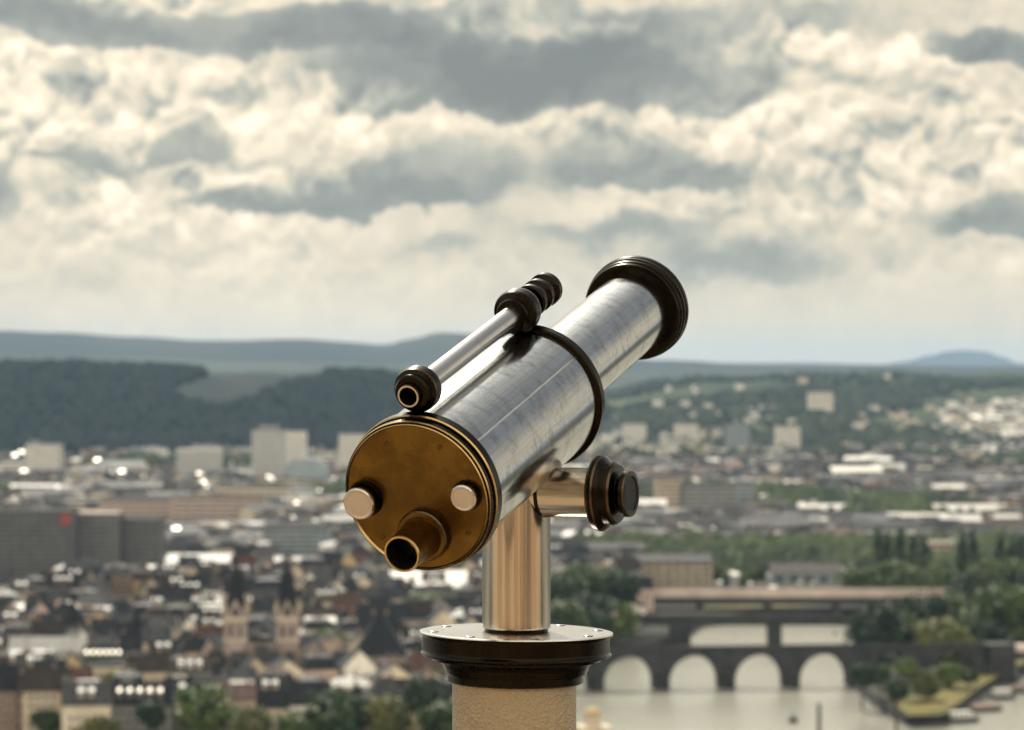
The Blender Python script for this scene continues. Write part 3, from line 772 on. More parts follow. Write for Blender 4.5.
# pale rounded hall in front of the pair
p = at(306, 484); e = empty('rounded_hall', (p.x, p.y + 18, 0), 0, 'pale blue-grey building with a rounded roofline in front of the tall pair of towers', 'hall'); EXCL.append((p.x, p.y + 18, 30))
W_ = 44 / F * p.y; mb = MB(); n = 20; vs = []; H_ = 26 / F * p.y
for yy in (-14, 14):
    for i in range(n + 1):
        a = PI * i / n; vs.append((-W_ / 2 * math.cos(a), yy, H_ * .45 + H_ * .55 * math.sin(a)))
    vs += [(W_ / 2, yy, -1), (-W_ / 2, yy, -1)]
k = n + 3
mb.raw(vs[:k], [tuple(range(k))], 'wall_blue-grey'); mb.build('end_wall', e)
mb = MB(); mb.raw(vs[k:], [tuple(range(k))[::-1]], 'wall_blue-grey'); mb.build('end_wall', e)
mb = MB(); mb.raw(vs, [(i, i + 1, k + i + 1, k + i) for i in range(n + 2)] , 'zinc'); mb.build('vaulted_roof', e)
# right-hand towers
for (a, b, t_y, f_y, lab, wc) in ((623, 646, 424, 443, 'pale square tower block nearest the telescope knob on the far right slope', 'wall_white'),
                            (675, 698, 424, 443, 'pale tower block second from the left on the far right slope', 'wall_white'),
                            (727, 749, 424, 447, 'taller pale tower block third from the left on the far right slope', 'wall_blue-grey'),
                            (776, 800, 426, 448, 'pale tower block with a dark side, fourth and rightmost of those below the wooded ridge', 'wall_white')):
    block(lab, 'tower block', a, b, t_y, f_y, 22, wc, 8, name='tower_block', gap=.38, zf=12, group='tower blocks on the far right slope')
block('single white block high up among the woods near the right ridge', 'apartment block', 809, 833, 393, 408, 20, 'wall_white', 5, name='apartment_block', zf=70, roof='white_roof')
# long halls and sheds on the right plain
def shed(label, x0, x1, yt, yb, depth, roof='white_roof', wc='wall_grey', rh=2.5, rz=0, name='warehouse', cat='warehouse', zf=0, rhf=0, doors=5):
    p = at((x0 + x1) / 2, yb, zf); w = (x1 - x0) / F * p.y; h = (yb - yt) / F * p.y
    # a low single pitch roof seen from above: its slope faces the camera
    e = empty(name, (p.x, p.y + depth / 2, zf), rz, label, cat); EXCL.append((p.x, p.y + depth / 2, max(w * .5, depth * .6))); clear_front(p.x, p.y, max(w * .8, 20), 2)
    hb = max(2.5, h * .35); mb = MB(); a, b = w / 2, depth / 2
    rise = rhf if rhf else math.tan(R(14)) * depth
    mb.raw([(-a, -b, -1), (a, -b, -1), (a, b, -1), (-a, b, -1), (-a, -b, hb), (a, -b, hb), (a, b, hb + rise), (-a, b, hb + rise)], [(0, 1, 5, 4), (1, 2, 6, 5), (2, 3, 7, 6), (3, 0, 4, 7)], wc); mb.build('wall', e)
    mb = MB(); mb.raw([(-a - .4, -b - .4, hb), (a + .4, -b - .4, hb), (a + .4, b + .4, hb + rise + .1), (-a - .4, b + .4, hb + rise + .1), (-a - .4, -b - .4, hb + .35), (a + .4, -b - .4, hb + .35), (a + .4, b + .4, hb + rise + .45), (-a - .4, b + .4, hb + rise + .45)],
                      [(4, 5, 6, 7), (3, 2, 1, 0), (0, 1, 5, 4), (1, 2, 6, 5), (2, 3, 7, 6), (3, 0, 4, 7)], roof); mb.build('roof', e)
    for i in range(doors):
        x_ = -a + (i + .5) * w / doors; mb = MB(); mb.box(x_ - w / doors * .3, x_ + w / doors * .3, -b - .08, -b + .02, .2, hb * .75, 'glass_far'); mb.build('window_strip', e)
    return e
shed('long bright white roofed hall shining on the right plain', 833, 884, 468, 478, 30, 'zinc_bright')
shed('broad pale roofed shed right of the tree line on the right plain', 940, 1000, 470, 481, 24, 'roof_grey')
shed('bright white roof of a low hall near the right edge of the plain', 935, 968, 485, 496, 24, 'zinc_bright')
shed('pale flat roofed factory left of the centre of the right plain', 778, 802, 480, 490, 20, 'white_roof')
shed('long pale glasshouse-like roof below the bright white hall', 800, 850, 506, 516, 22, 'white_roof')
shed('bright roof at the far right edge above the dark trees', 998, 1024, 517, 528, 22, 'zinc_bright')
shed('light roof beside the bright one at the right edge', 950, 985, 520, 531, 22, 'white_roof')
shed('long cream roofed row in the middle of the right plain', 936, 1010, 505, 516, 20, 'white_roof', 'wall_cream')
block('pinkish white square building among the poplars', 'apartment block', 930, 954, 543, 560, 14, 'wall_pink', 3, name='apartment_block', roof='white_roof')
block('wide dark grey block behind the telescope knob', 'office block', 680, 738, 486, 512, 26, 'wall_grey', 6, name='office_block')
block('grey block left of the wide dark one, pale upper floor', 'office block', 655, 682, 478, 512, 20, 'wall_beige', 8, name='office_block')
block('pale blue-grey square block right of the wide dark grey one', 'office block', 738, 755, 482, 508, 20, 'wall_blue-grey', 6, name='office_block')
shed('long blue-grey shed with a reddish roof above the road bridge', 772, 846, 560, 582, 18, 'roof_brown', 'wall_blue-grey', name='warehouse')
block('long beige barracks building with many small windows right of the riverside trees', 'barracks', 634, 712, 562, 588, 16, 'wall_beige', 4, name='barracks', roof='roof_grey', gap=.5, kind='gable', rh=3.5)
block('low grey row of buildings above the beige barracks', 'terrace', 585, 644, 549, 563, 14, 'wall_grey', 3, name='terrace_row', kind='gable', rh=3, roof='roof_grey')
shed('long flat cream roofed hall showing on both sides behind the column foot', 388, 484, 576, 593, 30, 'white_roof', 'wall_cream', rhf=6)
# halls left of centre
shed('long pale blue-grey station hall, left half', 163, 238, 556, 572, 30, 'zinc', 'wall_blue-grey', name='station_hall', cat='hall', rhf=5)
shed('long pale blue-grey station hall, right half beside the dark spire', 246, 322, 560, 575, 30, 'zinc', 'wall_blue-grey', name='station_hall', cat='hall', rhf=5)
block('dark blue-grey office block with one gleaming white roof strip', 'office block', 262, 330, 528, 556, 20, 'wall_blue-grey', 6, name='office_block', gap=.5)
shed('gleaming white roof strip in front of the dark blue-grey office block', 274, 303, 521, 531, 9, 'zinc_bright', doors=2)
block('pale low block with long window rows above the dark trees', 'apartment block', 216, 290, 486, 498, 16, 'wall_cream', 3, name='apartment_block')
shed('flat pale double roof of a hall right of the dark tower house', 116, 186, 566, 580, 16, 'white_roof', 'wall_beige')
# near-town landmark houses
def lhouse(label, x0, x1, ye, yb, depth, rh, wc, rc, rz=0, kind='gable', dorm=0, detail=2, name='town_house', cat='house', sky_=0):
    p = at((x0 + x1) / 2, yb); w = (x1 - x0) / F * p.y; h = (yb - ye) / F * p.y
    e = make_house(p.x, p.y + depth / 2, rz, w, depth, h, rh, wc, rc, kind, detail, dorm, name, sky_); tag(e, label, cat); EXCL.append((p.x, p.y + depth / 2, max(w, depth) * .55))
    return e
lhouse('tall beige house at the bottom left with a plain gable and brown roof', 20, 58, 690, 742, 13, 6, 'beige', 'brown', rz=.15)
lhouse('wide cream house right of the tall beige one, grey roof with pale dormers', 60, 108, 704, 744, 13, 6, 'cream', 'grey', rz=.1, dorm=2)
lhouse('very dark roofed brown house in the bottom left corner', -30, 15, 690, 740, 14, 7, 'brown', 'black', rz=.1)
lhouse('long grey house with a row of five gleaming dormers beside the round tree', 106, 172, 704, 738, 12, 6, 'grey', 'slate', rz=0, dorm=5)
lhouse('bright white flat roofed hall behind the round tree', 176, 206, 690, 708, 11, 2.6, 'white', 'zinc_bright', rz=0, kind='hip')
lhouse('bright white low pitched roof immediately right of the round tree', 224, 264, 708, 724, 15, 3.0, 'white', 'zinc_bright', rz=.05)
lhouse('long dark slate roof with a row of gleaming dormers left of the church', 82, 122, 664, 684, 13, 6, 'grey', 'black', rz=0, dorm=6)
lhouse('long cream school-like building with a tall white window front', 8, 84, 652, 680, 13, 5, 'cream', 'zinc', rz=.03, kind='gable')
lhouse('large dark slate roofed hall right of the church', 352, 404, 655, 690, 26, 14, 'grey', 'black', rz=.05, kind='hip')
lhouse('second dark slate roof stepped above the large hall', 356, 398, 634, 664, 22, 11, 'grey', 'slate', rz=.05)
lhouse('white gable end catching the light in front of the dark slate hall', 344, 368, 668, 700, 12, 6, 'white', 'grey', rz=PI / 2 + .3)
lhouse('low building with a pale oval shaped bright roof below the dark hall', 344, 402, 690, 706, 15, 2.8, 'cream', 'white_roof', kind='hip')
lhouse('two bright roofed house in front of the dark hall near the trees', 290, 330, 696, 716, 14, 3.0, 'beige', 'zinc_bright', rz=-.2)
# ------------------------------------------------------------------ church with two spires
def spire(mb, r, z0, z1, m, x=0, y=0): mb.cone(r, .05, z0, z1, 8, m, x, y, PI / 8, False)
cp = at(260, 684); ch = empty('twin_spired_church', (cp.x, cp.y + 6, 0), .04, 'pinkish stone church with two gabled towers topped by thin black spires', 'church')
EXCL.append((cp.x, cp.y + 10, 24)); EXCL.append((cp.x - 16, cp.y + 6, 12)); EXCL.append((cp.x, cp.y + 32, 16)); s1 = 1 / 2.68
EXCL.append((cp.x, cp.y - 14, 18))
tx = (26 * s1 + .0)
for sg, xx in ((-1, -25 * s1), (1, 26 * s1)):
    r = 4.15
    mb = MB(); mb.box(xx - r, xx + r, -r, r, -1, 23.2, 'stone_pink'); tw = mb.build('tower', ch)
    mb = MB(); mb.box(xx - r - .4, xx + r + .4, -r - .4, r + .4, 23.202, 24.1, 'wall_cream')
    mb.box(xx - r - .3, xx + r + .3, -r - .3, r + .3, 15.6, 16.1, 'wall_cream'); mb.build('cornice', tw)
    for k in range(4):
        mx = Matrix.Translation((xx, 0, 0)) @ Matrix.Rotation(k * PI / 2, 4, 'Z')
        mb = MB(); mb.raw([(-r, -r, 24.1), (r, -r, 24.1), (0, -r, 31.0), (-r, -r + .8, 24.1), (r, -r + .8, 24.1), (0, -r + .8, 31.0)], [(0, 1, 2), (5, 4, 3), (0, 2, 5, 3), (1, 4, 5, 2), (0, 3, 4, 1)], 'stone_pink', mx=mx); ga = mb.build('gable', tw)
        mb = MB(); mb.raw([(-1.1, -r - .06, 24.9), (1.1, -r - .06, 24.9), (1.1, -r - .06, 27.4), (0, -r - .06, 28.6), (-1.1, -r - .06, 27.4), (-1.1, -r, 24.9), (1.1, -r, 24.9), (1.1, -r, 27.4), (0, -r, 28.6), (-1.1, -r, 27.4)],
                          [(0, 1, 2, 3, 4), (0, 4, 9, 5), (1, 0, 5, 6), (2, 1, 6, 7), (3, 2, 7, 8), (4, 3, 8, 9)], 'glass', mx=mx); mb.build('belfry_opening', tw)
        for zz in (17.2, 9.5, 4.0):
            for s_ in (-1.6, 1.6):
                mb = MB(); mb.box(s_ - .55, s_ + .55, -r - .07, -r + .02, zz, zz + 4.0, 'glass', mx=mx)
                if zz == 17.2: mb.build('window', tw)
    mb = MB(); spire(mb, 3.4, 24.2, 29.0 + 21, 'roof_black', xx); mb.cone(4.3, 2.3, 24.15, 41, 8, 'roof_black', xx, 0, PI / 8, False); mb.build('spire', tw)
    for cx_, cy_ in ((-1, -1), (1, -1), (1, 1), (-1, 1)):
        mb = MB(); mb.box(xx + cx_ * r - .6, xx + cx_ * r + .6, cy_ * r - .6, cy_ * r + .6, 24.11, 26.8, 'stone_pink'); mb.cone(.85, .05, 26.8, 30.2, 6, 'wall_beige', xx + cx_ * r, cy_ * r, 0, False); mb.build('pinnacle', tw)
mb = MB(); wall_mb(mb, 11, 44, 14, 9, 'stone_pink', False, mx=Matrix.Translation((.2, 17, 0))); nv = mb.build('nave', ch)
mb = MB(); wall_mb(mb, 11.2, 8.0, 15, 0, 'stone_pink', False, mx=Matrix.Translation((.2, -1, 0)))
mb.build('west_front', ch)
mb = MB(); roof_mb(mb, 44, 11, 14, 8, 'roof_slate', 'gable', mx=Matrix.Translation((.2, 17, 0)) @ Matrix.Rotation(PI / 2, 4, 'Z')); mb.build('nave_roof', ch)
mb = MB(); mb.box(-10.5, 12.0, -12, -5.2, -1, 8.2, 'stone_pink'); po = mb.build('porch', ch)
mb = MB(); mb.raw([(-10.9, -12.4, 8.2), (12.4, -12.4, 8.2), (12.4, -5.0, 11.6), (-10.9, -5.0, 11.6), (-10.9, -12.4, 8.6), (12.4, -12.4, 8.6), (12.4, -5.0, 12.0), (-10.9, -5.0, 12.0)], [(4, 5, 6, 7), (3, 2, 1, 0), (0, 1, 5, 4), (1, 2, 6, 5), (2, 3, 7, 6), (3, 0, 4, 7)], 'roof_grey'); mb.build('porch_roof', ch)
for i in range(8):
    mb = MB(); x_ = -9 + i * 2.8; mb.box(x_ - .6, x_ + .6, -12.08, -11.98, 2.0, 7.0, 'glass'); mb.build('window', po)
mb = MB(); mb.box(-2.2, 2.6, -5.1, -4.98, 12.2, 14.6, 'glass'); mb.build('window', ch)
for sg in (-1, 1):
    mb = MB(); wall_mb(mb, 15, 10, 8, 8, 'stone_pink', True, mx=Matrix.Translation((sg * 19.5, 8, 0)) @ Matrix.Rotation(PI / 2, 4, 'Z')); ai = mb.build('side_chapel', ch)
    mb = MB(); roof_mb(mb, 15, 10, 8, 8, 'roof_black', 'gable', mx=Matrix.Translation((sg * 19.5, 8, 0)) @ Matrix.Rotation(PI / 2, 4, 'Z')); mb.build('chapel_roof', ai)
# dark towers of the old town
def tower(label, px, yb, yt, w, hs, rc='roof_black', wc='wall_brown', name='slate_tower'):
    p = at(px, yb); ht = (yb - yt) / F * p.y; e = empty(name, (p.x, p.y + w, 0), rnd.random(), label, 'tower'); EXCL.append((p.x, p.y + w, w * .8))
    mb = MB(); mb.box(-w / 2, w / 2, -w / 2, w / 2, -1, ht - hs, wc); mb.build('shaft', e)
    mb = MB(); mb.cone(w * .74, w * .30, ht - hs + .01, ht - hs * .55, 4, rc, 0, 0, PI / 4, False); mb.cone(w * .30, .05, ht - hs * .55 + .005, ht, 8, rc, 0, 0, PI / 8, False); mb.build('spire', e)
    for k in range(4):
        mb = MB(); mb.box(-.7, .7, -w / 2 - .05, -w / 2 + .02, ht - hs - 4, ht - hs - 1.2, 'glass', mx=Matrix.Rotation(k * PI / 2, 4, 'Z')); mb.build('window', e)
    return e
tower('tall dark slate pointed tower left of the church, halfway to the office slabs', 134, 668, 608, 9, 15)
tower('dark pointed tower above the long cream building at the left', 70, 655, 600, 8, 13)
tower('short dark pointed turret just left of the church, low over the roofs', 214, 690, 652, 9, 9)
block('dark narrow tower house between the slab blocks and the pale double roof', 'tower house', 112, 130, 574, 606, 12, 'wall_brown', 7, name='tower_house', roof='roof_black')
# pavilion with a cupola on the near quay
pv = Vector((.0278 * 872, 872, 0)); e = empty('quay_pavilion', pv, .2, 'small cream stone pavilion with a domed lantern top right of the pedestal', 'pavilion')
mb = MB(); mb.box(-4.4, 4.4, -4.4, 4.4, -1, 8.0, 'wall_sand'); bo_ = mb.build('body', e)
mb = MB(); mb.box(-4.9, 4.9, -4.9, 4.9, 8.002, 8.6, 'wall_cream'); mb.build('cornice', e)
mb = MB(); mb.cone(2.6, 2.5, 8.61, 12.0, 8, 'wall_sand', smooth=False); la = mb.build('lantern', e)
mb = MB()
for i in range(5):
    a0, a1 = R(i * 18), R((i + 1) * 18); mb.cone(2.8 * math.cos(a0), max(.03, 2.8 * math.cos(a1)), 12.01 + 2.3 * math.sin(a0), 12.01 + 2.3 * math.sin(a1), 12, 'wall_ochre')
mb.build('dome', la)
for k in range(4):
    for s_ in (-2.2, 0, 2.2):
        mb = MB(); mb.box(s_ - .6, s_ + .6, -4.46, -4.38, 3.6, 6.6, 'glass', mx=Matrix.Rotation(k * PI / 2, 4, 'Z')); mb.build('window', e)

# ------------------------------------------------------------------ bridges
A_ = at(594, 690, WATER); B_ = at(985, 684, WATER); ax = (B_ - A_); L_ = ax.length; ax.normalize(); ang = math.atan2(ax.y, ax.x)
br = empty('stone_arch_bridge', (A_.x, A_.y, WATER), ang, 'old dark stone bridge with round arches crossing the river right of the pedestal', 'bridge')
dk = 14.2; bw = 9.0
s0 = ((629 - 594) / (985 - 594)) * L_; pitch = (64.7 / (985 - 594)) * L_; ra = 9.6; spring = 2.7
mb = MB(); n_ar = 6
start, end = s0 - 1.5 * pitch, s0 + 5.55 * pitch
for i in range(-1, n_ar):
    cx = s0 + i * pitch; k = 18; lo = cx - pitch / 2; hi = cx + pitch / 2
    pts = [(cx - ra * math.cos(PI * j / k), spring + ra * math.sin(PI * j / k)) for j in range(k + 1)]
    for sgn, yy in ((-1, 0), (1, bw)):
        vs = []; fs = []
        for (a, b) in pts: vs += [(a, yy, b), (a, yy, dk)]
        for j in range(k): fs.append((2 * j, 2 * j + 2, 2 * j + 3, 2 * j + 1) if sgn < 0 else (2 * j + 1, 2 * j + 3, 2 * j + 2, 2 * j))
        b0 = len(vs); vs += [(lo, yy, spring - .001), (lo, yy, dk), (hi, yy, spring - .001), (hi, yy, dk)]
        fs += [(b0, 0, 1, b0 + 1), (2 * k, b0 + 2, b0 + 3, 2 * k + 1)] if sgn < 0 else [(b0 + 1, 1, 0, b0), (2 * k + 1, b0 + 3, b0 + 2, 2 * k)]
        mb.raw(vs, fs, 'stone_dark')
    vs = []; 
    for (a, b) in pts: vs += [(a, 0, b), (a, bw, b)]
    mb.raw(vs, [(2 * j, 2 * j + 1, 2 * j + 3, 2 * j + 2) for j in range(k)], 'stone_dark')
mb.raw([(start, 0, dk), (end, 0, dk), (end, bw, dk), (start, bw, dk)], [(0, 1, 2, 3)], 'asphalt')
mb.build('arches', br)
for i in range(-1, n_ar):
    c_ = s0 + (i + .5) * pitch; hw = (pitch - 2 * ra) / 2
    mb = MB(); mb.box(c_ - hw, c_ + hw, .01, bw - .01, -4, spring - .004, 'stone_dark')
    mb.prism([(c_ - hw, 0), (c_, -4.2), (c_ + hw, 0)], -4, 5.2, 'stone_dark'); mb.prism([(c_ + hw, bw), (c_, bw + 4.2), (c_ - hw, bw)], -4, 5.2, 'stone_dark')
    mb.raw([(c_ - hw, -.002, 5.2), (c_, -4.2, 5.2), (c_ + hw, -.002, 5.2), (c_, -.002, 7.6)], [(0, 1, 3), (1, 2, 3)], 'stone_dark'); mb.build('pier', br)
for yy in (-.35, bw - .1):
    mb = MB(); mb.box(start, end, yy, yy + .45, dk + .004 if yy < 0 else dk + .004, dk + .9, 'stone_dark'); mb.build('parapet', br)
mb = MB(); xe = end; mb.box(xe + .01, xe + 10.5, -1.5, bw + 1.5, -4, dk + .9, 'stone_dark'); mb.build('abutment', br)
mb = MB(); mb.box(xe + 10.52, xe + 130, .5, bw - .5, dk - 2.2, dk + .2, 'concrete'); mb.build('approach_deck', br)
for i in range(4):
    mb = MB(); mb.box(xe + 34 + i * 26, xe + 36 + i * 26, 2, bw - 2, -2, dk - 2.21, 'concrete_dark'); mb.build('approach_pier', br)
def lamp(x, y, z, rz=0, proto=[None]):
    e = empty('street_lamp', (x, y, z), rz)
    if proto[0] is None:
        a = MB(); a.cone(.12, .07, 0, 7, 8, 'dark_trim'); b_ = MB(); b_.box(-.15, .15, -1.3, .1, 7.002, 7.16, 'dark_trim'); c_ = MB(); c_.box(-.2, .2, -1.8, -1.31, 6.98, 7.15, 'wall_white')
        proto[0] = (a.mesh('pole'), b_.mesh('arm'), c_.mesh('lamp_head'))
    for n_, me in zip(('pole', 'arm', 'lamp_head'), proto[0]): link(n_, me, e)
    return e
# dark girder bridge behind
A2 = at(596, 648, WATER); A2 = Vector(((575 - 512) / F * 1264, 1264, WATER)); W2 = (892 - 575) / F * 1264
gb = empty('girder_bridge', A2, .0, 'dark flat girder bridge on thick square piers directly behind the arched bridge', 'bridge')
mb = MB(); mb.box(0, W2, 0, 9, 8.6, 12.2, 'stone_dark'); mb.build('deck', gb)
mb = MB(); mb.box(0, W2, -.3, 0, 12.21, 13.4, 'concrete_dark'); mb.build('railing', gb)
for px_, hw in ((590, 7), (680, 4.6), (775, 3.0), (868, 4.5)):
    x_ = (px_ - 575) / F * 1264; mb = MB(); mb.box(x_ - hw, x_ + hw, .2, 8.8, -5, 8.59, 'stone_dark'); mb.build('pier', gb)
# wide concrete road bridge
A3 = Vector(((536 - 512) / F * 1400, 1400, WATER)); W3 = (948 - 536) / F * 1400
rb = empty('road_bridge', A3, .006, 'long road bridge with a pale pinkish concrete edge beyond the dark bridges', 'bridge')
mb = MB(); mb.box(0, W3, 0, 16, 9.6, 12.0, 'asphalt'); mb.build('deck', rb)
mb = MB(); mb.box(0, W3, -.5, -.01, 10.2, 14.6, 'concrete'); mb.build('edge_beam', rb)
mb = MB(); mb.box(0, W3, 1.0, 15, 6.4, 9.59, 'concrete_dark'); mb.build('girder', rb)
for i in range(6):
    x_ = (i + .4) * W3 / 6; mb = MB(); mb.box(x_ - 1.6, x_ + 1.6, 2, 14, -5, 6.39, 'concrete_dark'); mb.build('pier', rb)
# vehicles
def car_meshes(bm_):
    b_ = MB(); prof_ = [(-2.1, .35), (2.1, .35), (2.15, .75), (1.2, .95), (.6, 1.42), (-1.1, 1.42), (-1.75, .95), (-2.15, .85)]
    n = len(prof_); vs = [(a, -.85, c) for a, c in prof_] + [(a, .85, c) for a, c in prof_]
    b_.raw(vs, [tuple(range(n)), tuple(range(2 * n - 1, n - 1, -1))] + [(i, n + i, n + (i + 1) % n, (i + 1) % n) for i in range(n)], bm_)
    w_ = MB(); w_.raw([(1.14, -.75, .99), (.64, -.7, 1.38), (.64, .7, 1.38), (1.14, .75, .99)], [(0, 3, 2, 1)], 'glass', mx=Matrix.Translation((.03, 0, .03)))
    for s_ in (-.856, .856): w_.raw([(-1.4, s_, .97), (.95, s_, .97), (.5, s_, 1.36), (-1.05, s_, 1.36)], [(0, 1, 2, 3)], 'glass')
    wh = MB(); wh.cone(.33, .33, -.1, .1, 14, 'rubber', mx=Matrix.Rotation(PI / 2, 4, 'X'))
    return b_.mesh('body'), w_.mesh('glazing'), wh.mesh('wheel')
CARS = {c: car_meshes('car_' + c) for c in ('silver', 'white', 'dark', 'red')}
def car(x, y, z, rz, c, label, group):
    e = empty('car', (x, y, z), rz, label, 'car', group); b_, w_, wh = CARS[c]
    link('body', b_, e); link('glazing', w_, e)
    for a in (-1.35, 1.35):
        for s_ in (-.78, .78): link('wheel', wh, e, (a, s_, .33))
    return e
for i, (px_, c, lab) in enumerate(((650, 'white', 'small white car at the left end of the road bridge near the riverside trees'), (688, 'dark', 'dark car on the road bridge, second from its left end'),
                       (720, 'silver', 'silver car gleaming in the sun on the road bridge above the gap between two arches'), (766, 'red', 'red car near the middle of the road bridge'),
                       (812, 'silver', 'silver car on the road bridge right of the red one'), (858, 'dark', 'dark car towards the right end of the road bridge'), (905, 'white', 'white car at the right end of the road bridge by the green bank'))):
    car((px_ - 512) / F * 1404, 1403 + (i % 2) * 6 + (px_ - 536) / F * 1400 * .006, 8.004, (0, PI)[i % 2], c, lab, 'cars crossing the road bridge')
# grass of the island and the bank
def patch(name, pts, z, m, kind='structure'):
    mb = MB(); P = [at(x, y, 0) for x, y in pts]; mb.raw([(v.x, v.y, z) for v in P], [tuple(range(len(P)))], m)
    me = mb.mesh(name)
    if me.polygons[0].normal.z < 0:
        me.flip_normals()
    return tag(link(name, me), kind=kind)
patch('island_grass', [(907, 716), (943, 714.5), (960, 702), (984, 684), (1012, 668), (1030, 660), (1010, 660), (985, 672), (962, 671), (935, 682), (905, 694), (892, 700)], .06, 'grass')
patch('riverside_grass', [(700, 610), (800, 606), (840, 604), (830, 599), (740, 600), (690, 604)], .06, 'grass')
# boats in the little harbour, buoy and mooring pole
def boat(px, py, Lb, Wb, rz, label, cabin='boat_white', hullm='boat_white', tarp=False, name='cabin_boat', cat='boat'):
    p = at(px, py, WATER); e = empty(name, (p.x, p.y, WATER), rz, label, cat)
    n = 8; vs = []; 
    outl = [(-.5, -.42), (-.5, .42), (-.1, .5), (.25, .42), (.42, .2), (.5, 0), (.42, -.2), (.25, -.42), (-.1, -.5)][::-1]
    k = len(outl); vs = [(a * Lb * .92, b * Wb * .8, -.5) for a, b in outl] + [(a * Lb, b * Wb, 1.3 + (a > .2) * .3) for a, b in outl]
    mb = MB(); mb.raw(vs, [tuple(range(k))[::-1], tuple(range(k, 2 * k))] + [(i, (i + 1) % k, k + (i + 1) % k, k + i) for i in range(k)], hullm); mb.build('hull', e)
    if tarp:
        mb = MB(); vs = []
        for x_ in (-Lb * .42, Lb * .3):
            for j in range(7): a = PI * j / 6; vs.append((x_, Wb * .4 * math.cos(a), 1.45 + 1.3 * math.sin(a)))
        mb.raw(vs, [(j, j + 1, 7 + j + 1, 7 + j) for j in range(6)] + [tuple(range(7))[::-1], tuple(range(7, 14))], tarp if isinstance(tarp, str) else 'tarp'); mb.build('cover', e)
    else:
        mb = MB(); mb.box(-Lb * .34, Lb * .2, -Wb * .34, Wb * .34, 1.62, 3.5, cabin); c_ = mb.build('cabin', e)
        mb = MB(); mb.box(-Lb * .38, Lb * .22, -Wb * .38, Wb * .38, 3.502, 3.7, 'boat_white'); mb.build('cabin_roof', c_)
        for i in range(4):
            x_ = -Lb * .28 + i * Lb * .13
            for s_ in (-1, 1):
                mb = MB(); mb.box(x_ - .5, x_ + .5, min(s_ * (Wb * .34 - .02), s_ * (Wb * .34 + .05)), max(s_ * (Wb * .34 - .02), s_ * (Wb * .34 + .05)), 2.2, 3.1, 'glass'); mb.build('window', c_)
        mb = MB(); mb.cone(.05, .03, 3.71, 6.5, 6, 'dark_trim', -Lb * .1); mb.build('mast', e)
    return e
boat(962, 722, 14, 4.8, .35, 'white cabin boat moored nearest, at the tip of the grassy island', hullm='boat_dark')
boat(986, 711, 15, 4.4, .5, 'boat under a brownish tarpaulin behind the white cabin boat', tarp='tarp', hullm='boat_dark', name='covered_boat')
boat(1003, 699, 12, 4.0, .5, 'pale grey boat in the middle of the harbour row', hullm='boat_dark', cabin='boat_white')
boat(1018, 693, 13, 4.2, .5, 'reddish brown covered boat at the right edge of the harbour', tarp='boat_brown', hullm='boat_dark', name='covered_boat')
boat(1010, 681, 12, 4.0, .6, 'dark hulled boat furthest back by the grass strip', hullm='boat_dark', cabin='boat_brown')
p = at(793, 722, WATER); e = empty('buoy', p, 0, 'small dark round buoy floating below the third arch', 'buoy')
mb = MB(); 
for i in range(8): a0, a1 = R(-90 + i * 22.5), R(-67.5 + i * 22.5); mb.cone(max(.02, 1.7 * math.cos(a0)), max(.02, 1.7 * math.cos(a1)), .5 + 1.7 * math.sin(a0), .5 + 1.7 * math.sin(a1), 16, 'dark_trim')
mb.build('float', e); mb = MB(); mb.cone(.2, .12, 2.2, 4.2, 8, 'dark_trim'); mb.build('top_mark', e)
p = at(819, 742, WATER); e = empty('mooring_post', p, 0, 'thin dark upright post in the water right of the buoy', 'post')
mb = MB(); mb.cone(.75, .6, -1, 11.5, 10, 'dark_trim'); mb.build('post', e); mb = MB(); mb.cone(.8, .05, 11.51, 13.0, 10, 'dark_trim'); mb.build('cap', e)
# ------------------------------------------------------------------ trees
def leafmat(name):
    m = M[name]; t = m.node_tree; p = t.nodes['Principled BSDF']; g = G(t)
    src = p.inputs['Base Color'].links[0].from_socket
    oi = g.n('ShaderNodeObjectInfo'); v = g.add(.7, g.mul(oi.outputs['Random'], .6))
    g.put(p.inputs['Base Color'], g.vm('SCALE', src, None, v)); p.inputs['Subsurface Weight'].default_value = 0
    m.node_tree.nodes['Principled BSDF'].inputs['Transmission Weight'].default_value = 0
for n_ in ('leaf', 'leaf_dark', 'leaf_yellow'): leafmat(n_)
def crown_mesh(seed, rx, rz, nclump, nleaf, ls, m, narrow=False):
    r = random.Random(seed); mb = MB(); vs = []; fs = []
    for c in range(nclump):
        while True:
            p = Vector((r.uniform(-1, 1), r.uniform(-1, 1), r.uniform(-1, 1)))
            if .25 < p.length < 1: break
        if r.random() < .6: p = p.normalized() * r.uniform(.72, 1.0)
        sh = 1.0 if not narrow else (1 - .55 * abs(p.z))
        cen = Vector((p.x * rx * sh, p.y * rx * sh, p.z * rz)); cr = rx * (.30 if not narrow else .42) * r.uniform(.7, 1.2)
        for k in range(nleaf):
            q = Vector((r.gauss(0, .5), r.gauss(0, .5), r.gauss(0, .42))) * cr + cen
            nrm = (Vector((r.gauss(0, 1), r.gauss(0, 1), r.gauss(.5, 1))) + (q - Vector((0, 0, -rz * .3))).normalized() * .8).normalized()
            t1 = nrm.orthogonal().normalized(); a = r.uniform(0, 6.28); t1 = (Matrix.Rotation(a, 3, nrm) @ t1); t2 = nrm.cross(t1); s = ls * r.uniform(.6, 1.25)
            b = len(vs); vs += [q - t1 * s, q - t2 * s * .55, q + t1 * s, q + t2 * s * .55]; fs.append((b, b + 1, b + 2, b + 3))
    mb.raw(vs, fs, m, False); return mb.mesh('crown')
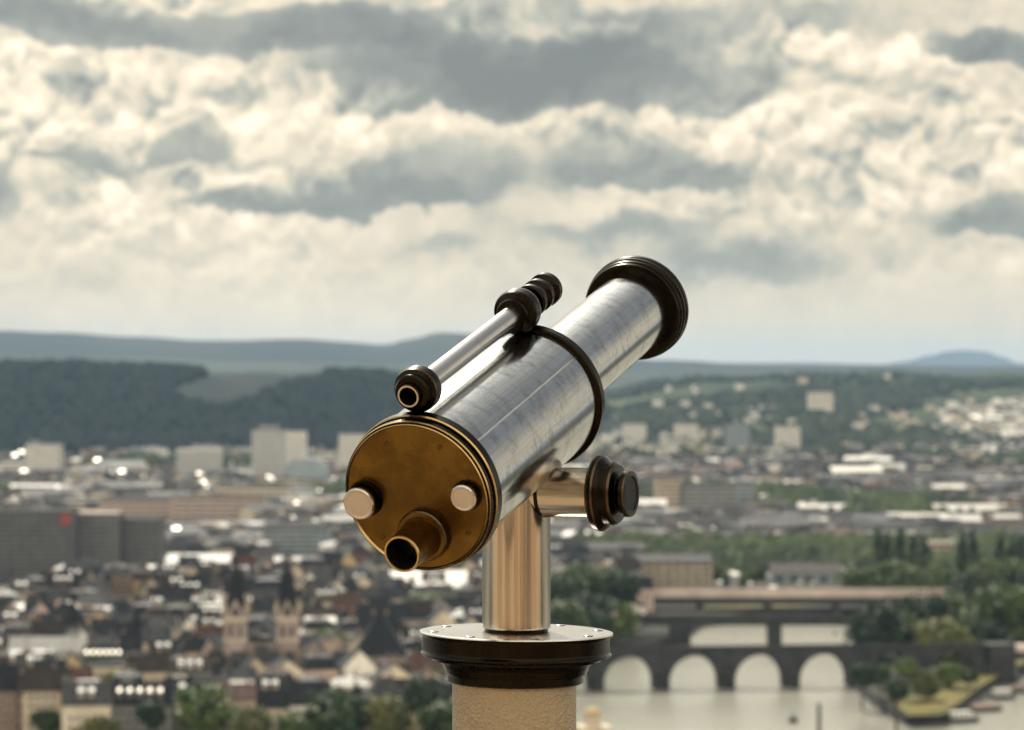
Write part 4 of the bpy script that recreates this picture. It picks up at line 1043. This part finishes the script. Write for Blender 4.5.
def trunk_mesh(seed, h, r0):
    r = random.Random(seed); mb = MB(); mb.cone(r0, r0 * .55, -.5, h * .55, 8, 'bark'); mb.cone(r0 * .55, r0 * .2, h * .55, h * .9, 6, 'bark')
    for i in range(5):
        a = r.uniform(0, 6.28); z = h * r.uniform(.35, .6); mx = Matrix.Translation((0, 0, z)) @ Matrix.Rotation(a, 4, 'Z') @ Matrix.Rotation(R(48), 4, 'Y'); mb.cone(r0 * .4, r0 * .1, 0, h * .38, 5, 'bark', mx=mx)
    return mb.mesh('trunk')
CR = {}
for m_ in ('leaf', 'leaf_dark', 'leaf_yellow'):
    CR[m_] = [crown_mesh(10 + i, 1.0, (.95, .8, 1.05)[i], (64, 50, 74)[i], 60, .105, m_) for i in range(3)]
CRP = [crown_mesh(50 + i, .32, 1.0, 60, 26, .07, 'leaf_dark', True) for i in range(2)]
TR = [trunk_mesh(90 + i, 1.0, .055) for i in range(2)]
NT = 0
def tree(x, y, h, wd, m='leaf', label=None, z=0.0, group=None, name='tree'):
    global NT; NT += 1
    e = empty(name, (x, y, z), rnd.uniform(0, 6.28), label, 'tree', group)
    t = link('trunk', TR[NT % 2], e); t.scale = (h * .8, h * .8, h * .8)
    if name == 'poplar_tree': c = link('crown', CRP[NT % 2], e, (0, 0, h * .54)); c.scale = (wd, wd, h * .47)
    else: c = link('crown', CR[m][NT % 3], e, (0, 0, h - wd * .43)); c.scale = (wd / 2, wd / 2, min(h * .45, wd * .46))
    TREESPOT.append((x, y, wd / 2)); return e
def ptree(px, ytop, yb, wpx, m='leaf', label=None, group=None, name='tree', z=0.0):
    p = at(px, yb, z); h = (yb - ytop) / F * p.y + 1.2; wd = wpx / F * p.y * 1.2; EXCL.append((p.x, p.y, wd * .38))
    return tree(p.x, p.y, h, wd, m, label, z, group, name)
ptree(202, 684, 740, 54, 'leaf', 'big round dark green tree in the foreground left of the bright white roof')
for a in ((46, 714, 742, 22, 'leaf', 'small round green tree in front of the tall beige house, bottom left'),
          (98, 716, 744, 34, 'leaf_yellow', 'yellow-green tree at the bottom edge below the wide cream house'),
          (126, 696, 734, 30, 'leaf_dark', 'dark tree before the house with five gleaming dormers'),
          (150, 706, 744, 24, 'leaf_dark', 'small dark tree between the dormered house and the round tree'),
          (252, 712, 748, 34, 'leaf_yellow', 'yellow-green bush-like tree at the bottom edge below the bright roof'),
          (338, 686, 744, 58, 'leaf_dark', 'broad dark tree at the bottom edge under the pale oval roof'),
          (300, 712, 746, 40, 'leaf', 'green tree at the bottom edge left of the broad dark one'),
          (384, 700, 744, 40, 'leaf_yellow', 'light green tree at the bottom edge right of the broad dark one'),
          (425, 678, 742, 42, 'leaf_dark', 'tall dark tree at the bottom edge beside the pedestal'),
          (443, 706, 748, 40, 'leaf', 'mid green tree touching the pedestal at the bottom edge'),
          (326, 628, 664, 44, 'leaf', 'dark green tree group member right of the church'),
          (278, 655, 678, 17, 'leaf_dark', 'small dark tree right in front of the right church tower'),
          (428, 588, 622, 46, 'leaf', 'bushy green tree above the flange, before the cream hall'),
          (452, 592, 620, 36, 'leaf_dark', 'dark tree between the cream hall and the flange'),
          (370, 570, 590, 36, 'leaf', 'low green tree left of the cream hall under the eyepiece')):
    ptree(*a[:5], label=a[5])
for i, (px, yt, yb, wp, m_) in enumerate(((556, 580, 640, 40, 'leaf_dark'), (574, 568, 628, 42, 'leaf'), (600, 566, 632, 48, 'leaf'), (622, 576, 634, 30, 'leaf_dark'), (584, 596, 646, 46, 'leaf_dark'), (612, 600, 642, 40, 'leaf'), (560, 606, 652, 40, 'leaf'))):
    ptree(px, yt, yb, wp, m_, ('dark tree nearest the column in the riverside clump', 'light topped tree at the left of the riverside clump', 'tallest tree in the middle of the riverside clump', 'narrow dark tree at the right end of the riverside clump',
                    'low dark tree at the front of the riverside clump', 'low green tree at the front right of the riverside clump', 'lowest tree of the riverside clump just over the flange')[i], 'trees of the riverside clump')
isl = [(880, 606, 660, 50, 'leaf_dark', 'large round dark tree with a light rim on the island, left of the rest'), (926, 596, 652, 46, 'leaf_dark', 'dark tree behind the yellowish bushes on the island'),
       (915, 622, 658, 40, 'leaf_yellow', 'yellow-green bush between the two dark island trees'), (945, 618, 662, 46, 'leaf_yellow', 'pale green tree in the middle of the island'),
       (975, 606, 650, 46, 'leaf', 'green tree on the right half of the island'), (1004, 590, 650, 50, 'leaf', 'tall green tree near the right edge above the approach deck'),
       (925, 674, 700, 24, 'leaf_yellow', 'round light green bush on the near grass below the bridge'), (905, 660, 700, 18, 'leaf', 'slim green tree before the last arch of the old bridge'), (950, 666, 688, 22, 'leaf', 'low green tree below the bridge by the yellow grass'),
       (896, 682, 720, 20, 'leaf_dark', 'small dark bush at the left tip of the island'), (986, 560, 612, 40, 'leaf', 'large pale green tree right of the poplars'), (958, 592, 630, 40, 'leaf', 'green tree at the end of the road bridge'),
       (1020, 572, 620, 44, 'leaf_dark', 'dark tree at the right edge beside the road bridge end')]
isl += [(898, 612, 656, 30, 'leaf', 'green tree squeezed between the two darkest island trees'), (962, 622, 660, 34, 'leaf_dark', 'small dark tree in the middle of the island behind the pale green one'),
        (990, 622, 656, 36, 'leaf_dark', 'dark tree above the bridge abutment'), (1018, 612, 652, 40, 'leaf', 'green tree above the approach deck at the right edge'), (940, 600, 640, 34, 'leaf', 'green tree crown behind the middle of the island'),
        (968, 576, 622, 38, 'leaf_dark', 'dark green tree just right of the road bridge end'), (1006, 560, 606, 38, 'leaf', 'pale green tree in front of the right hand poplars'), (862, 668, 698, 20, 'leaf_dark', 'dark bush at the foot of the dark last pier'),
        (880, 668, 698, 18, 'leaf_dark', 'dark tree in the shade of the first land arch'), (968, 670, 688, 16, 'leaf_dark', 'small dark tree beside the abutment by the yellow grass')]
for a in isl: ptree(*a[:5], label=a[5])
for i, (px, yt, yb) in enumerate(((878, 530, 588), (887, 534, 590), (900, 530, 592), (913, 536, 590), (924, 538, 590), (962, 536, 586), (973, 532, 588), (1000, 536, 588), (1012, 540, 590), (1021, 536, 588))):
    ptree(px, yt, yb, 15, 'leaf_dark', ('leftmost', 'second from left', 'third from left', 'fourth from left', 'fifth from left', 'sixth from left', 'seventh from left', 'third from right', 'second from right', 'rightmost')[i] + ' of the dark poplars standing in a row right of the river', 'poplars right of the river', 'poplar_tree')
for i, (px, yt, yb, wp) in enumerate(((892, 560, 600, 44), (935, 562, 600, 40), (862, 566, 600, 36), (905, 572, 604, 30))):
    ptree(px, yt, yb, wp, 'leaf', ('broad green tree below the left poplars', 'broad green tree below the pinkish building', 'leftmost round tree by the road bridge, below the poplars', 'low tree between the two broad ones under the poplars')[i])

# ------------------------------------------------------------------ the old town: rows of houses
cands = []
r = random.Random(21)
def gen_rows(cx, cy, ang, nu, nv, ustep, vstep, keep):
    ca, sa = math.cos(ang), math.sin(ang)
    for j in range(-nv, nv + 1):
        u = -nu * ustep + r.uniform(0, 8); last_h = 10; row_a = ang + r.uniform(-.06, .06)
        if j % 2 == 0: continue_gap = 0
        while u < nu * ustep:
            w = r.uniform(8.5, 15.5); d = r.uniform(10, 13.5); u += w / 2
            vj = j * vstep + r.uniform(-1, 1) + (3.5 if j % 2 else 0)
            x = cx + u * ca - vj * sa; y = cy + u * sa + vj * ca; u += w / 2 + .03
            if r.random() < .07: u += r.uniform(4, 9)
            if keep(x, y): cands.append((x, y, row_a, w, d))
def keep_left(x, y):
    if y < 918 or y > 1790: return False
    X = 512 + F * x / y
    if X < -60 or X > 640: return False
    if in_poly((x, y), riv) or in_poly((x, y + 9), riv) or in_poly((x + 10, y), riv): return False
    return True
gen_rows(-80, 1350, .16, 46, 22, 12, 22.0, keep_left)
cands.sort(key=lambda c: c[1])
IND = []; REST = []
wk = list(walls); PW = [.27, .14, .24, .10, .05, .06, .03, .04, .07]
rk = ['slate', 'black', 'grey', 'brown', 'red', 'zinc', 'white_roof']; PR = [.36, .22, .16, .12, .04, .06, .04]
def pick(ks, ps): return r.choices(ks, ps)[0]
placed = []
for (x, y, a, w, d) in cands:
    if not free(x, y, 5.0): continue
    if r.random() < .07: 
        if y < 1500: placed.append(('t', x, y, a, w, d))
        continue
    placed.append(('h', x, y, a, w, d))
nh = 0
for kk, x, y, a, w, d in placed:
    if kk == 't':
        continue
    h = r.uniform(6.5, 11.5); rc = pick(rk, PR); wc = pick(wk, PW); cross = r.random() < .3
    kind = r.choices(['gable', 'hip', 'mansard', 'flat'], [.62, .16, .10, .12])[0]
    if rc in ('zinc', 'white_roof'):
        rh = r.uniform(1.6, 2.6); kind = r.choice(['gable', 'gable', 'hip', 'flat'])
    else: rh = r.uniform(4.0, 6.4)
    rz = a + (PI / 2 if cross else 0)
    if cross: w, d = d * .95, w * .98
    dorm = r.choice([0, 0, 0, 2, 3]) if kind == 'gable' and not cross and rh > 4 else 0
    if nh < 520:
        det = 2 if y < 1010 else 1
        e = make_house(x, y, rz, w, d, h, rh, wc, rc, kind, det, dorm, 'town_house', r.choice([0, 0, 1, 2]) if not cross else 0)
        IND.append((e, dict(x=x, y=y, rz=rz, d=d, rh=rh, wc=wc, rc=rc, kind=kind, dorm=dorm, cross=cross, h=h, w=w))); nh += 1
    else: REST.append((x, y, rz, w, d, h, rh, wc, rc, kind))
# scattered street and courtyard trees
spots = [(x, y) for kk, x, y, a, w, d in placed if kk == 't']
SCT = []
for (x, y) in spots[:60]:
    hh = r.uniform(8, 13); SCT.append((tree(x, y, hh, hh * r.uniform(.75, 1.0), r.choice(['leaf', 'leaf_dark', 'leaf', 'leaf_yellow'])), x, y))

def zland(x, y):
    return max(0, h_right(x, y), h_left(x, y))
mb = MB(); tw = []
r = random.Random(9)
def patchn(x, y): return mn.noise(Vector((x * .004, y * .0022, 3.3)))
cnt = 0
for _ in range(16000):
    Y = 450 + (r.random() ** .8) * 130; D = HC * F / (Y - HOR)
    X = r.uniform(-30, 1054); x = (X - 512) / F * D; y = D + r.uniform(-40, 40)
    if y < 1330 or (X < 650 and y < 1800) or y > 4200: continue
    if in_poly((x, y), riv) or not free(x, y, 12): continue
    pn = patchn(x, y)
    if pn < -.14: 
        if r.random() < .40: tw.append((x, y))
        continue
    if r.random() > (.36 if X < 600 else .6) or (X < 620 and y < 2500 and r.random() < .4): continue
    cnt += 1
    if cnt > 3400: break
    z = zland(x, y) if y > 3000 else 0
    if X < 600 and z > 3: continue
    big = r.random() < .28
    w = r.uniform(22, 60) if big else r.uniform(9, 18); d = r.uniform(12, 26) if big else r.uniform(9, 13); h = r.uniform(4, 9) if big else r.uniform(3.5, 6.5)
    wc = pick(wk, PW); rc = pick(rk, [.32, .20, .20, .14, .06, .05, .04]); kind = 'flat' if big and r.random() < .7 else 'gable'
    rh = 1.4 + d * (.12 if rc in ('zinc', 'white_roof') or big else .28)
    mx = rotm(x, y, z, r.choice([0, .2, -.2, PI / 2, .5, -.4]) + r.uniform(-.1, .1)); rm = rc if rc in ('zinc', 'white_roof') else 'roof_' + rc
    wall_mb(mb, w, d, h, rh, 'wall_' + wc, kind == 'gable', mx); roof_mb(mb, w, d, h, rh, rm, kind, mx)
    for k in range(int(h // 3.2)):
        mb.box(-w / 2 + .8, w / 2 - .8, -d / 2 - .07, -d / 2 + .01, 1 + k * 3.2, 2.5 + k * 3.2, 'glass_far', mx, False)
HILLH = []
# hillside village on the far right and scattered houses on the slopes
for _ in range(240):
    X = r.gauss(995, 24); Y = r.uniform(412, 452); D = r.uniform(3400, 5200); x = (X - 512) / F * D; z = h_right(x, D)
    if z < 2: continue
    mx = rotm(x, D, z, r.uniform(-.5, .5)); w = r.uniform(10, 18); wc = r.choice(['white', 'white', 'cream']); wall_mb(mb, w, 11, 8, 3, 'wall_' + wc, True, mx); roof_mb(mb, w, 11, 8, 3, r.choice(['roof_grey', 'zinc', 'roof_brown', 'zinc_bright', 'white_roof']), 'gable', mx)
for _ in range(1300):
    X = r.uniform(590, 1040); D = r.uniform(3300, 6000); x = (X - 512) / F * D; z = h_right(x, D)
    if z < 2 or mn.noise(Vector((x * .003, D * .003, 0))) < -.12 or r.random() < .45 + .5 * smooth(3900, 5200, D): continue
    HILLH.append((x, D))
    mx = rotm(x, D, z, r.uniform(-.5, .5)); w = r.uniform(8, 17); wall_mb(mb, w, 12, 9, 3, 'wall_' + r.choice(['white', 'white', 'cream']), True, mx); roof_mb(mb, w, 12, 10, 3, r.choice(['roof_grey', 'roof_grey', 'roof_brown']), 'gable', mx)
for _ in range(130):   # village on the farmed plateau behind the left ridge
    X = r.gauss(215, 60); D = r.uniform(7300, 8300); x = (X - 512) / F * D; z = h_mid(x, D)
    mx = rotm(x, D, z, r.uniform(-.4, .4)); wall_mb(mb, 22, 14, 10, 4, 'wall_' + r.choice(['white', 'cream']), True, mx); roof_mb(mb, 22, 14, 10, 4, r.choice(['white_roof', 'zinc', 'roof_grey']), 'gable', mx)
o = mb.build('distant_suburbs'); tag(o, 'countless small houses, flats and sheds of the suburbs spreading over the plain and lower slopes', 'houses', kind='stuff')
# glints: added zinc plates on grey boxes, tilted to throw the sun back
mb = MB(); r = random.Random(33)
for _ in range(420):
    Y = 452 + r.random() * 150; D = HC * F / (Y - HOR); X = r.uniform(0, 1024)
    if Y > 560 and X < 640: continue
    x = (X - 512) / F * D
    if in_poly((x, D), riv) or not free(x, D, 6) or D > 3900 or (X < 600 and zland(x, D) > 2): continue
    s = r.uniform(.9, 2.6) * (D / 1900) ** .8; z = (zland(x, D) if D > 3000 else 0) + r.uniform(5, 9); t_ = R(r.uniform(14, 26))
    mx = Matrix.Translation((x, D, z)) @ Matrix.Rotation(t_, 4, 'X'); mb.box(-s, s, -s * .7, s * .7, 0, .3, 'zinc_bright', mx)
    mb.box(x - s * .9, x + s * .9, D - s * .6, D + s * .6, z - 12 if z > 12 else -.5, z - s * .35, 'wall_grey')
o = mb.build('glint_plates'); tag(o, 'small added metal plates tilted to glint in the sun across the suburbs', 'glint plates', kind='stuff')
# ------------------------------------------------------------------ woodland as stuff
def lumps(name, pts, label, m='leaf_far', seed=1):
    r = random.Random(seed); mb = MB()
    for (x, y, z, rr) in pts:
        n = 6; lay = [(-.7, .55), (-.1, 1.0), (.45, .8), (.85, .35)]
        vs = []; off = r.uniform(0, 1)
        for (a, b) in lay:
            for k in range(n):
                t = off + 2 * PI * k / n; q = rr * b * r.uniform(.72, 1.2); vs.append((x + q * math.cos(t), y + q * math.sin(t), z + rr * (.75 + a * r.uniform(.8, 1.15))))
        vs.append((x, y, z + rr * 1.85)); fs = []
        for l in range(3):
            for k in range(n): fs.append((l * n + k, l * n + (k + 1) % n, (l + 1) * n + (k + 1) % n, (l + 1) * n + k))
        for k in range(n): fs.append((3 * n + k, 3 * n + (k + 1) % n, 4 * n))
        mb.raw(vs, fs, m, False)
    return tag(mb.build(name), label, 'woodland', kind='stuff')
r = random.Random(12); P = []
for (x, y) in tw:
    for _ in range(3):
        xx, yy = x + r.gauss(0, 14), y + r.gauss(0, 20)
        if in_poly((xx, yy), riv) or not free(xx, yy, 5): continue
        P.append((xx, yy, (zland(xx, yy) if yy > 3000 else 0), r.uniform(4, 7.5)))
lumps('suburban_woodland', P[:7000], 'green belts and clumps of small trees between the suburbs on the plain', 'leaf_suburb', 3)
P = []
cell = set((int(x // 30), int(y // 60) + k) for x, y in HILLH for k in (0, -1))
for _ in range(9000):
    D = r.uniform(3300, 6300); X = r.uniform(600, 1060); x = (X - 512) / F * D; z = h_right(x, D)
    if z < 1 or mn.noise(Vector((x * .0016, D * .0012, 5))) < -.12 or (int(x // 30), int(D // 60)) in cell: continue
    P.append((x, D, z - 1, r.uniform(5, 10)))
lumps('hillside_woodland', P, 'hazy green woods and gardens on the rising slope right of the telescope', 'leaf_far_right', 4)
P = []
for _ in range(7000):
    D = r.uniform(4000, 5300); X = r.uniform(-40, 640); x = (X - 512) / F * D; z = h_left(x, D)
    if z < 1 or mn.noise(Vector((x * .0035, D * .002, 9))) > .28: continue
    P.append((x, D, z - 3, r.uniform(7, 12)))
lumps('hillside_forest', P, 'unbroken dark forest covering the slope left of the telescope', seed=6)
# ------------------------------------------------------------------ labels: say which house is which
bpy.context.view_layer.update()
dg = bpy.context.evaluated_depsgraph_get()
hz_ = bpy.data.objects['haze']; hz_.hide_viewport = True; bpy.context.view_layer.update(); dg = bpy.context.evaluated_depsgraph_get()
cam_o = Vector((0, 0, HC))
def visible(o, h, w):
    rt = Matrix.Rotation(o.rotation_euler.z, 3, 'Z'); n = 0
    for (a, b, c) in ((0, 0, 1.02), (-.4, 0, 1.0), (.4, 0, 1.0), (0, -.35, .9), (-.45, -.5, .7), (.45, -.5, .7), (0, -.5, .5), (-.3, -.5, .35), (.3, -.5, .35), (-.3, .3, 1.2), (.3, .3, 1.2), (0, 0, 1.3), (0, -.2, 1.15)):
        p = o.location + rt @ Vector((a * w, b * w, c * h)); d = (p - cam_o); ds = d.length; d.normalize()
        X, Y = proj(p)
        if not (0 <= X < 1024 and 0 <= Y < 730): continue
        if not sc.ray_cast(dg, cam_o, d, distance=8)[0]:
            hit, loc, nr, idx, ob, mtx = sc.ray_cast(dg, cam_o + d * 9, d, distance=ds + 30)
            if hit:
                while ob.parent: ob = ob.parent
                if ob == o: return True
    return False
ROOFW = {'slate': 'slate', 'grey': 'grey', 'brown': 'brown', 'red': 'red', 'zinc': 'metal', 'white_roof': 'whitish', 'black': 'black'}
ZONES = [  # name, predicate in picture position (foot of the house)
 ('in the bottom left corner', lambda X, Y: X < 110 and Y > 690), ('near the foreground round tree', lambda X, Y: X < 290 and Y > 700),
 ('left of the church front', lambda X, Y: X < 205 and Y > 664), ('by the trees below the church', lambda X, Y: X < 330 and Y > 686),
 ('low down between church and pedestal', lambda X, Y: Y > 676), 
 ('at the left edge', lambda X, Y: X < 70 and Y > 640), ('just under the grey slabs', lambda X, Y: X < 110),
 ('left of the church towers', lambda X, Y: X < 210 and Y > 645), ('between slabs and church', lambda X, Y: X < 210),
 ('around the church towers', lambda X, Y: X < 320 and Y > 645), ('behind the church spires', lambda X, Y: X < 320),
 ('around the dark slate hall', lambda X, Y: X < 420 and Y > 650), ('behind the dark slate hall', lambda X, Y: X < 420),
 ('close to the pedestal and column', lambda X, Y: X < 560), ('right of the column', lambda X, Y: True)]
ORD = ['leftmost', 'second from left', 'third from left', 'fourth from left', 'fifth from left', 'sixth from left', 'seventh from left', 'eighth from left', 'ninth from left', 'tenth from left']
buckets = {}
dead = []
for e, k in IND:
    nvis = sum(len(v) for v in buckets.values())
    if nvis >= 285 or not visible(e, k['h'], k['w']):
        dead.append(e); REST.append(tuple(k[q] for q in ('x', 'y', 'rz', 'w', 'd', 'h', 'rh', 'wc', 'rc', 'kind'))); continue
    X, Y = proj((k['x'], k['y'] - 6, 0)); zi = next(i for i, z in enumerate(ZONES) if z[1](X, Y))
    shape = {'gable': 'end-on gabled' if k['cross'] else ('dormered' if k['dorm'] else 'gabled'), 'hip': 'hip roofed', 'mansard': 'mansard roofed', 'flat': 'flat roofed'}[k['kind']]
    buckets.setdefault((zi, k['wc'], k['rc'], shape), []).append((X, Y, e))
def kill(e):
    for c in list(e.children_recursive): bpy.data.objects.remove(c)
    bpy.data.objects.remove(e)
for e in dead: kill(e)
for (zi, wc, rc, shape), lst in buckets.items():
    lst.sort(key=lambda t: t[0])
    for i, (X, Y, e) in enumerate(lst):
        lab = f"{WN[wc].replace(' coloured', '')} {shape} house with {ROOFW[rc]} roof {ZONES[zi][0]}"
        if len(lst) > 1: lab = f"{ORD[min(i, 9)]} {lab}"
        if len(lab.replace('-', ' ').split()) > 16: lab = lab.replace(' house with ', ' house, ').replace(' in the ', ' at ')
        tag(e, lab, 'house', 'houses of the old town')
tb = {}
for e, x, y in SCT:
    X, Y = proj((x, y, 0)); hh = 9
    if not visible(e, 8, 6): kill(e); continue
    zi = next(i for i, z in enumerate(ZONES) if z[1](X, Y)); mm = [c for c in e.children if c.name.startswith('crown')][0].data.materials[0].name
    tb.setdefault((zi, {'leaf': 'green', 'leaf_dark': 'dark green', 'leaf_yellow': 'yellowish green'}[mm]), []).append((X, Y, e))
for (zi, cn), lst in tb.items():
    lst.sort(key=lambda t: t[0])
    for i, (X, Y, e) in enumerate(lst):
        lab = f"small {cn} street tree among the houses {ZONES[zi][0]}"
        if len(lst) > 1: lab = f"{ORD[min(i, 9)]} {lab}"
        tag(e, lab, 'tree', 'trees between the old town houses')
hz_.hide_viewport = False
# ------------------------------------------------------------------ the rest of the town as stuff
mb = MB(); r = random.Random(5)
for (x, y, rz, w, d, h, rh, wc, rc, kind) in REST:
    mx = rotm(x, y, 0, rz); rm = rc if rc in ('zinc', 'white_roof') else 'roof_' + rc
    wall_mb(mb, w, d, h, rh, 'wall_' + wc, kind == 'gable', mx); roof_mb(mb, w, d, h, rh, rm, kind, mx)
    for (a, b, zz, rr, n_) in facade_windows(w, d, h, sp=3.0):
        if n_ in (0, 2, 3): mb.box(-.6, .6, -.05, .0, zz, zz + 1.6, 'glass_far', mx=mx @ Matrix.Translation((a, b, 0)) @ Matrix.Rotation(rr, 4, 'Z'), bottom=False)
o = mb.build('distant_houses'); tag(o, 'dense roofs of the old town stretching back behind the nearest houses', 'houses', kind='stuff')

print('individual houses', sum(len(v) for v in buckets.values()), 'removed', len(dead), 'trees', sum(len(v) for v in tb.values()))
